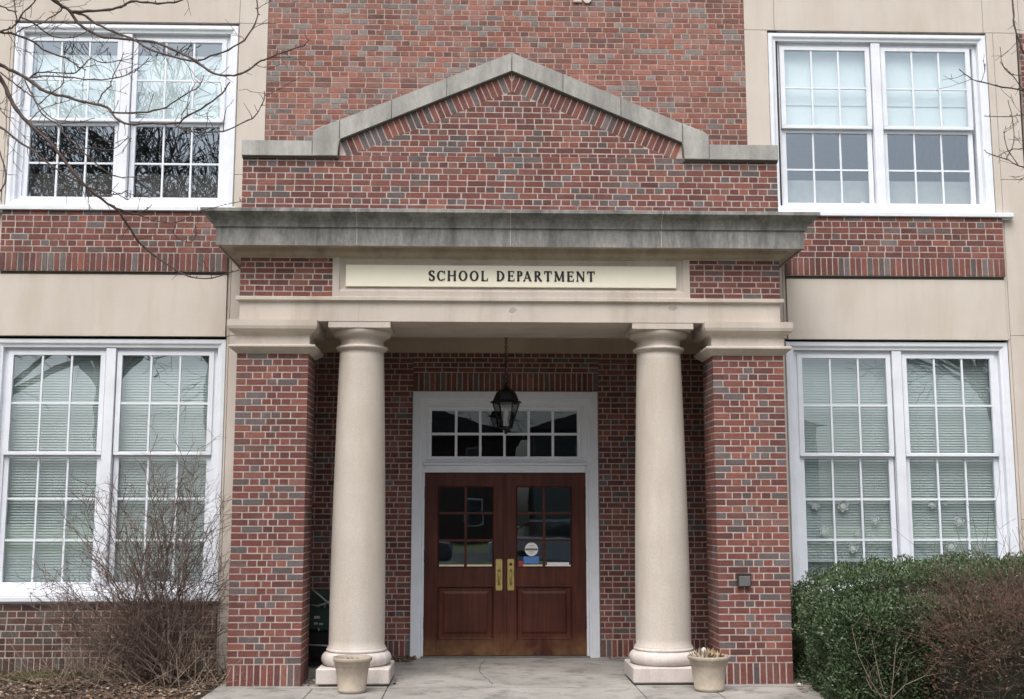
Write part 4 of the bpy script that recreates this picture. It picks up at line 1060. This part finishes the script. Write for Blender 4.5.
# ------------------------------------------------------------------ tree whose bare branches cross the upper left
LINES = [
 ([(-30, 40), (0, 77), (8, 94), (17, 110), (27, 122), (49, 141), (61, 157), (79, 179), (95, 194), (113, 207), (125, 220), (136, 239), (152, 254), (174, 268), (190, 277), (212, 278), (239, 270)], 2.5, .6, 0),
 ([(-30, 52), (0, 65), (12.6, 71), (28, 79.5), (41, 89), (52, 93.6), (69, 97.6), (82, 102), (101, 104.7), (110, 110), (119, 121), (134, 124.6), (145, 122.8), (174, 123.7), (188, 116), (207, 105), (221.6, 94), (230, 82)], 2.1, .75, .15),
 ([(174, 123.7), (181, 128), (196, 132.6), (223, 131), (248, 121), (255, 117), (264, 100), (264, 91)], 1.0, .5, .15),
 ([(-20, 28), (0, 32), (11, 33), (22, 37), (34.6, 42.5), (45.6, 51), (63, 56.7), (70, 60), (79, 67), (86, 70)], 1.3, .6, -.2),
 ([(40, -12), (53.5, 0), (63, 6.3), (71, 11.8), (77, 22), (88, 30), (104, 37), (130, 40), (153, 42), (171, 49), (195.6, 60.5), (208.6, 70.7), (225, 75.3), (238, 74.4), (247.7, 70.7), (255, 64), (271, 56.7), (290, 50), (304, 45), (309, 39)], 2.1, .6, .1),
 ([(71, 11.8), (79, 13.4), (88, 18), (97.6, 24.4), (113, 31.5), (132, 39), (149, 49), (166, 54), (190, 61.4), (199, 60.5), (216, 54), (228, 50), (244, 40), (255, 24), (258, 9.3), (256, -4)], 1.5, .8, .1),
 ([(71, 11.8), (88, 11), (107, 9.4), (121, 7), (130.5, 1.5), (147, 2.2), (158, 3.2), (175, 1.9), (190, -3)], 1.7, 1.0, .1),
 ([(53, -2), (60, 4), (60.6, 11), (52, 16.5), (41, 23.6), (23.6, 28), (16, 34)], .9, .55, .1),
 ([(40, -6), (36, 0), (28, 8), (20.5, 17), (16, 23.6), (9.4, 29), (0, 31.5), (-15, 36)], .7, 1.0, -.2),
 ([(20, 17), (34.6, 23.6), (45.6, 33), (58, 38), (75.5, 37), (88, 30)], .8, .5, -.2),
 ([(28, 79.5), (34.6, 74), (47, 71.6), (72, 73.6), (80, 69), (91, 58), (101, 63), (119, 61), (132, 58)], 1.0, .5, .15),
 ([(31.5, 78), (47, 76), (66, 77), (94, 79.5), (116.5, 78), (130, 73), (136, 70.7), (149, 57.7)], .9, .5, .15),
 ([(97.6, 104), (102, 94), (110, 86.5), (113, 75.5), (119.6, 63), (124, 52)], .8, .45, .15),
 ([(110, 112), (134, 113), (154.6, 110.7), (166, 107), (184, 95), (195.6, 89), (201, 83.7), (203.6, 75)], 1.1, .5, .15),
 ([(25, 80), (30, 91), (36, 102), (42, 113.6), (57, 124.5), (65, 135), (90, 158), (114, 176), (136, 177.5), (150, 180)], .95, .5, .05),
 ([(-20, 118), (0, 127), (16, 139), (32.6, 150), (43.5, 160), (70.7, 177.5), (88, 187), (103, 192), (117, 194), (128, 190)], 1.3, .5, -.15),
 ([(0, 72), (9.4, 79), (20.5, 88), (30, 95), (38, 104), (52, 118), (70, 122)], .9, .5, .1),
 ([(39, 104), (52, 93), (63, 83), (64, 63)], .7, .45, .15),
 ([(-6, 140), (0, 152), (5, 168), (4, 184), (-4, 196)], 1.0, .7, -.1),
 ([(113, 207), (130.5, 214), (147, 209), (152, 204)], .7, .4, 0),
 ([(113, 207), (140, 216), (160, 222), (177, 222), (201, 211), (234, 203), (246, 200)], .65, .35, 0),
 ([(177, 222), (174, 233), (182, 241), (194, 240), (196, 225)], .5, .35, 0),
 ([(181, 119), (183.5, 111.6), (190, 102)], .6, .4, .15),
 ([(-10, 2), (0, 6), (8, 9.4), (15, 12), (16.5, 17), (16, 23)], .8, .6, -.2), ([(15, 12), (14, 0), (10, -8)], .6, .5, -.2),
 ([(61, 157), (75, 150), (92, 148), (112, 150), (128, 138), (131, 142)], .7, .35, 0),
 ([(95, 194), (110, 190), (128, 200), (131, 190)], .6, .35, 0), ([(60, 124), (80, 122), (95, 118)], .6, .35, 0),
 ([(-6, 98), (0, 108), (6, 116), (14, 118)], .7, .4, 0), ([(28, 122), (40, 110), (55, 104), (70, 100)], .6, .35, 0),
]
def branches(mb, lines, Y0, anchor, twigp=.5, seed=3):
    random.seed(seed)
    for li, (px, r0, r1, yo) in enumerate(lines):
        P_ = []
        for i, (x, y) in enumerate(px):
            d = Y0+yo+.28*math.sin(x*.013+yo*9)+.18*math.sin(y*.021+x*.01)
            P_.append(at(x, y, d))
        # Catmull resample
        Q = []; n_ = len(P_)
        for i in range(n_-1):
            a, b_, c_, d = P_[max(0, i-1)], P_[i], P_[i+1], P_[min(n_-1, i+2)]; m_ = 3
            for k in range(m_):
                t = k/m_; Q.append(.5*((2*b_)+(c_-a)*t+(2*a-5*b_+4*c_-d)*t*t+(3*b_-a-3*c_+d)*t**3))
        Q.append(P_[-1]); k_ = (Y0-CAMY)/F*1.04
        for i in range(1, len(Q)-1): Q[i] = Q[i]+Vector((rnd()-.5, rnd()-.5, rnd()-.5))*.008
        rad = []
        for i in range(len(Q)):
            r = (r0+(r1-r0)*i/(len(Q)-1))*k_*.86
            if i % 3 == 0 and 0 < i: r *= 1.22
            rad.append(r)
        mb.tube([q-anchor for q in Q], rad, 6)
        for i in range(2, len(Q)-1):
            if rnd() < twigp:
                dd = (Q[i+1]-Q[i]).normalized(); ax = dd.orthogonal(); ax.rotate(Matrix.Rotation(rnd()*2*PI, 4, dd))
                L = (.05+.22*rnd()*rnd())
                grow(mb, Q[i]-anchor, dd*.6+ax*.8, L, .0030 if r0 > .8 else .0022, 1 if L > .12 else 0, .6, .03, 4, 2, .0018, wob=.2)
                # bud
            if rnd() < .3:
                b0 = Q[i]-anchor; n0 = Vector((rnd()-.5, rnd()-.5, rnd())).normalized()*.014
                mb.tube([b0, b0+n0*.7, b0+n0*1.3], [.003, .0042, .001], 4)
anc = Vector((-7.4, -3.9, 0)); t1 = empty('bare_tree', anc); tag(t1, 'leafless tree reaching dark branches across the upper left window', 'tree')
mb = MB(); branches(mb, LINES, -3.2, anc, .42)
E1 = [at(-30, 40, -3.2+.2), at(-30, 52, -3.0), at(-20, 28, -3.3), at(40, -12, -3.0), at(-20, 118, -3.3), at(-6, 140, -3.2), at(-15, 36, -3.3), at(-10, 2, -3.3), at(-6, 98, -3.2)]
fork = Vector((0, 0, 3.1)); fork2 = Vector((.25, .1, 4.2))
for i, e in enumerate(E1):
    e = e-anc; s_ = fork if i in (0, 4, 5) else fork2
    mid = s_.lerp(e, .55)+Vector((0, 0, .25)); mb.tube([s_, s_.lerp(mid, .5)+Vector((0, 0, .1)), mid, mid.lerp(e, .6), e], [.045, .036, .028, .02, .012 if i in (0, 1, 3) else .006], 7)
random.seed(21)
for k in range(9):
    a_ = PI*.55+PI*1.0*rnd(); grow(mb, fork2+Vector((0, 0, .3*rnd())), Vector((math.cos(a_)*.8, math.sin(a_)*.8, .9)), 1.5, .035, 4, .6, .03, 6, 3, .003, wob=.12, shrink=.66)
mb.build('crown', M['bark_dark'], t1)
mb = MB(); mb.tube([(0, 0, -.1), (.01, 0, .15), (.0, 0, .8), (.03, .02, 2.0), (0, 0, 3.1), (.1, .05, 3.7), (.25, .1, 4.3), (.3, .1, 4.9)], [.17, .13, .115, .10, .085, .07, .055, .035], 14); mb.build('trunk', M['bark_grey'], t1)
# right-hand twigs
RL = [([(1050, 100), (1024, 91), (1003, 87), (981, 82), (968, 77), (959, 69)], 1.0, .5, 0), ([(1012, -6), (1014, 12), (1014, 25), (1019, 40), (1024, 53), (1040, 70)], 1.0, .9, 0),
 ([(1050, 112), (1024, 115), (1004, 117), (984, 116)], .6, .4, 0), ([(1050, 176), (1024, 167), (1015, 164), (1006, 159), (990, 154), (984, 150)], .8, .4, 0),
 ([(1050, 140), (1024, 148), (1010, 150), (997, 157)], .7, .4, 0), ([(1018, 165), (1008, 150), (1004, 138), (1006, 126)], .6, .35, 0), ([(1006, 159), (1014, 140), (1012, 118), (1008, 100)], .5, .35, 0),
 ([(1024, 91), (1010, 72), (1003, 66), (1000, 47)], .6, .35, 0), ([(1050, 90), (1024, 76), (1010, 74), (1000, 62)], .6, .35, 0), ([(981, 82), (985, 70), (983, 60)], .4, .3, 0), ([(1030, 170), (1020, 180), (1012, 176)], .5, .3, 0)]
anc2 = Vector((7.6, -3.6, 0)); t2 = empty('bare_tree', anc2); tag(t2, 'leafless tree showing only fine twigs at the upper right edge', 'tree')
mb = MB(); branches(mb, RL, -3.0, anc2, .35, 9); fork = Vector((0, 0, 3.2))
for x, y in ((1050, 100), (1050, 112), (1050, 176), (1050, 140), (1012, -6), (1040, 70), (1050, 90)):
    e = at(x, y, -3.0+.28*math.sin(x*.013)+.18*math.sin(y*.021+x*.01))-anc2; mid = fork.lerp(e, .6)+Vector((.1, 0, .3)); mb.tube([fork, mid, e], [.03, .015, .005], 6)
for k in range(7):
    a_ = -PI*.45+PI*.8*rnd(); grow(mb, fork, Vector((math.cos(a_)*.8, math.sin(a_)*.5, .9)), 1.4, .03, 4, .6, .03, 6, 3, .003, wob=.12, shrink=.66)
mb.build('crown', M['bark_dark'], t2)
mb = MB(); mb.tube([(0, 0, -.1), (0, 0, .6), (.02, 0, 2.0), (0, 0, 3.25)], [.13, .10, .085, .05], 12); mb.build('trunk', M['bark_grey'], t2)

# ------------------------------------------------------------------ tall trees across the lawn behind the camera (seen in the panes)
random.seed(5)
def big_tree(loc, seed, label, h_=17):
    random.seed(seed); t = empty('tall_tree', loc); tag(t, label, 'tree', 'tall bare trees across the lawn')
    mb = MB(); tr_ = [(0, 0, -.2), (.02, 0, 1), (.1, .05, 3), (.0, .2, 5), (.1, .1, 6.5)]; mb.tube(tr_, [.48, .38, .33, .30, .26], 12); mb.build('trunk', M['bark_grey'], t)
    mb = MB()
    for k in range(9):
        a_ = 2*PI*k/9+rnd()*.5; grow(mb, Vector((.1, .1, 4.5+2*rnd())), Vector((math.cos(a_)*.75, math.sin(a_)*.75, .85)), 4.2, .17, 5, .55, .03, 6, 3, .011, wob=.13, shrink=.70)
    mb.build('crown', M['bark_grey'], t); return t
big_tree((-11.9, -24, -.09), 11, 'tall leafless tree far across the lawn, reflected in the upper left panes')
big_tree((-7.6, -20, -.09), 15, 'tall leafless tree nearest the front on the left across the lawn')
big_tree((-20, -27, -.09), 12, 'tall leafless tree farthest left across the lawn')
big_tree((-5, -38, -.09), 13, 'tall leafless tree beyond the road opposite the door')
big_tree((25, -42, -.09), 14, 'tall leafless tree beyond the road to the right')

def house(loc, wd, dp, h_, label, col):  # unseen houses added to block low sky in the door glass reflections
    t = empty('house', loc); tag(t, label, 'house')
    mb = MB(); mb.box(-wd/2, wd/2, -dp, 0, 0, h_); mb.build('wall', simple('house siding', col, .8), t)
    mb = MB(); prism(mb, [(-wd/2-.4, h_), (wd/2+.4, h_), (0, h_+wd*.17)], -dp-.3, .3); mb.build('roof', M['old_asphalt'], t)
    for x in (-wd*.32, -wd*.1, wd*.12, wd*.34):
        for z in (1.0, 3.9):
            mb = MB(); mb.box(x-.5, x+.5, .0, .05, z, z+1.5); f_ = mb.build('window', M['white'], t)
            mb = MB(); mb.box(x-.42, x+.42, .05, .06, z+.08, z+1.42); mb.build('pane', M['door_glass'], f_)
house((-5.5, -52, -.09), 15, 9, 6, 'dark brown gabled house added across the road to block low sky in the panes', (.10, .07, .06))
house((10.5, -50, -.09), 15, 9, 6.3, 'grey gabled house added across the road to block low sky in the panes, opposite the entrance', (.16, .17, .18))
def car(loc, col, label):
    t = empty('parked_car', loc); tag(t, label, 'car')
    cm, cn, cb = mat('car paint', .25); cb.inputs['Base Color'].default_value = (*col, 1); cb.inputs['Coat Weight'].default_value = .6
    mb = MB()
    low = [(-2.2, .35), (2.2, .35), (2.25, .62), (2.15, .85), (1.1, .98), (-1.9, 1.02), (-2.25, .85), (-2.28, .5)]
    top = [(1.1, .97), (.45, 1.42), (-1.1, 1.46), (-1.85, 1.01)]
    def side(pts, y0, y1, in0=0):
        k = len(pts); vs = [(x, y0, z) for x, z in pts]+[(x, y1, z) for x, z in pts]
        mb.faces_idx(vs, [tuple(range(k)), tuple(reversed(range(k, 2*k)))]+[(i, i+k, (i+1) % k+k, (i+1) % k) for i in range(k)])
    side(low, -.88, .88); b_ = mb.build('body', cm, t)
    bv = b_.modifiers.new('bevel', 'BEVEL'); bv.width = .07; bv.segments = 3
    mb = MB(); side(top, -.74, .74); mb.build('cabin', M['door_glass'], t)
    mb = MB(); side([(.5, 1.40), (-1.12, 1.44), (-1.10, 1.50), (.40, 1.47)], -.70, .70); mb.build('roof', cm, t)
    for x in (-1.45, 1.4):
        for y in (-.80, .80):
            mb = MB(); mb.tube([(x, y-.1, .32), (x, y+.1, .32)], .32, 20); wl = mb.build('wheel', M['asphalt'], t)
            mb = MB(); mb.tube([(x, y-.11, .32), (x, y+.11, .32)], .19, 14); mb.build('rim', M['galv'], wl)
car((2.3, -17.5, -.08), (.42, .47, .50), 'silver hatchback parked on the grass side opposite the doors')
car((-3.2, -18.2, -.08), (.07, .08, .10), 'dark car parked left of the silver one')
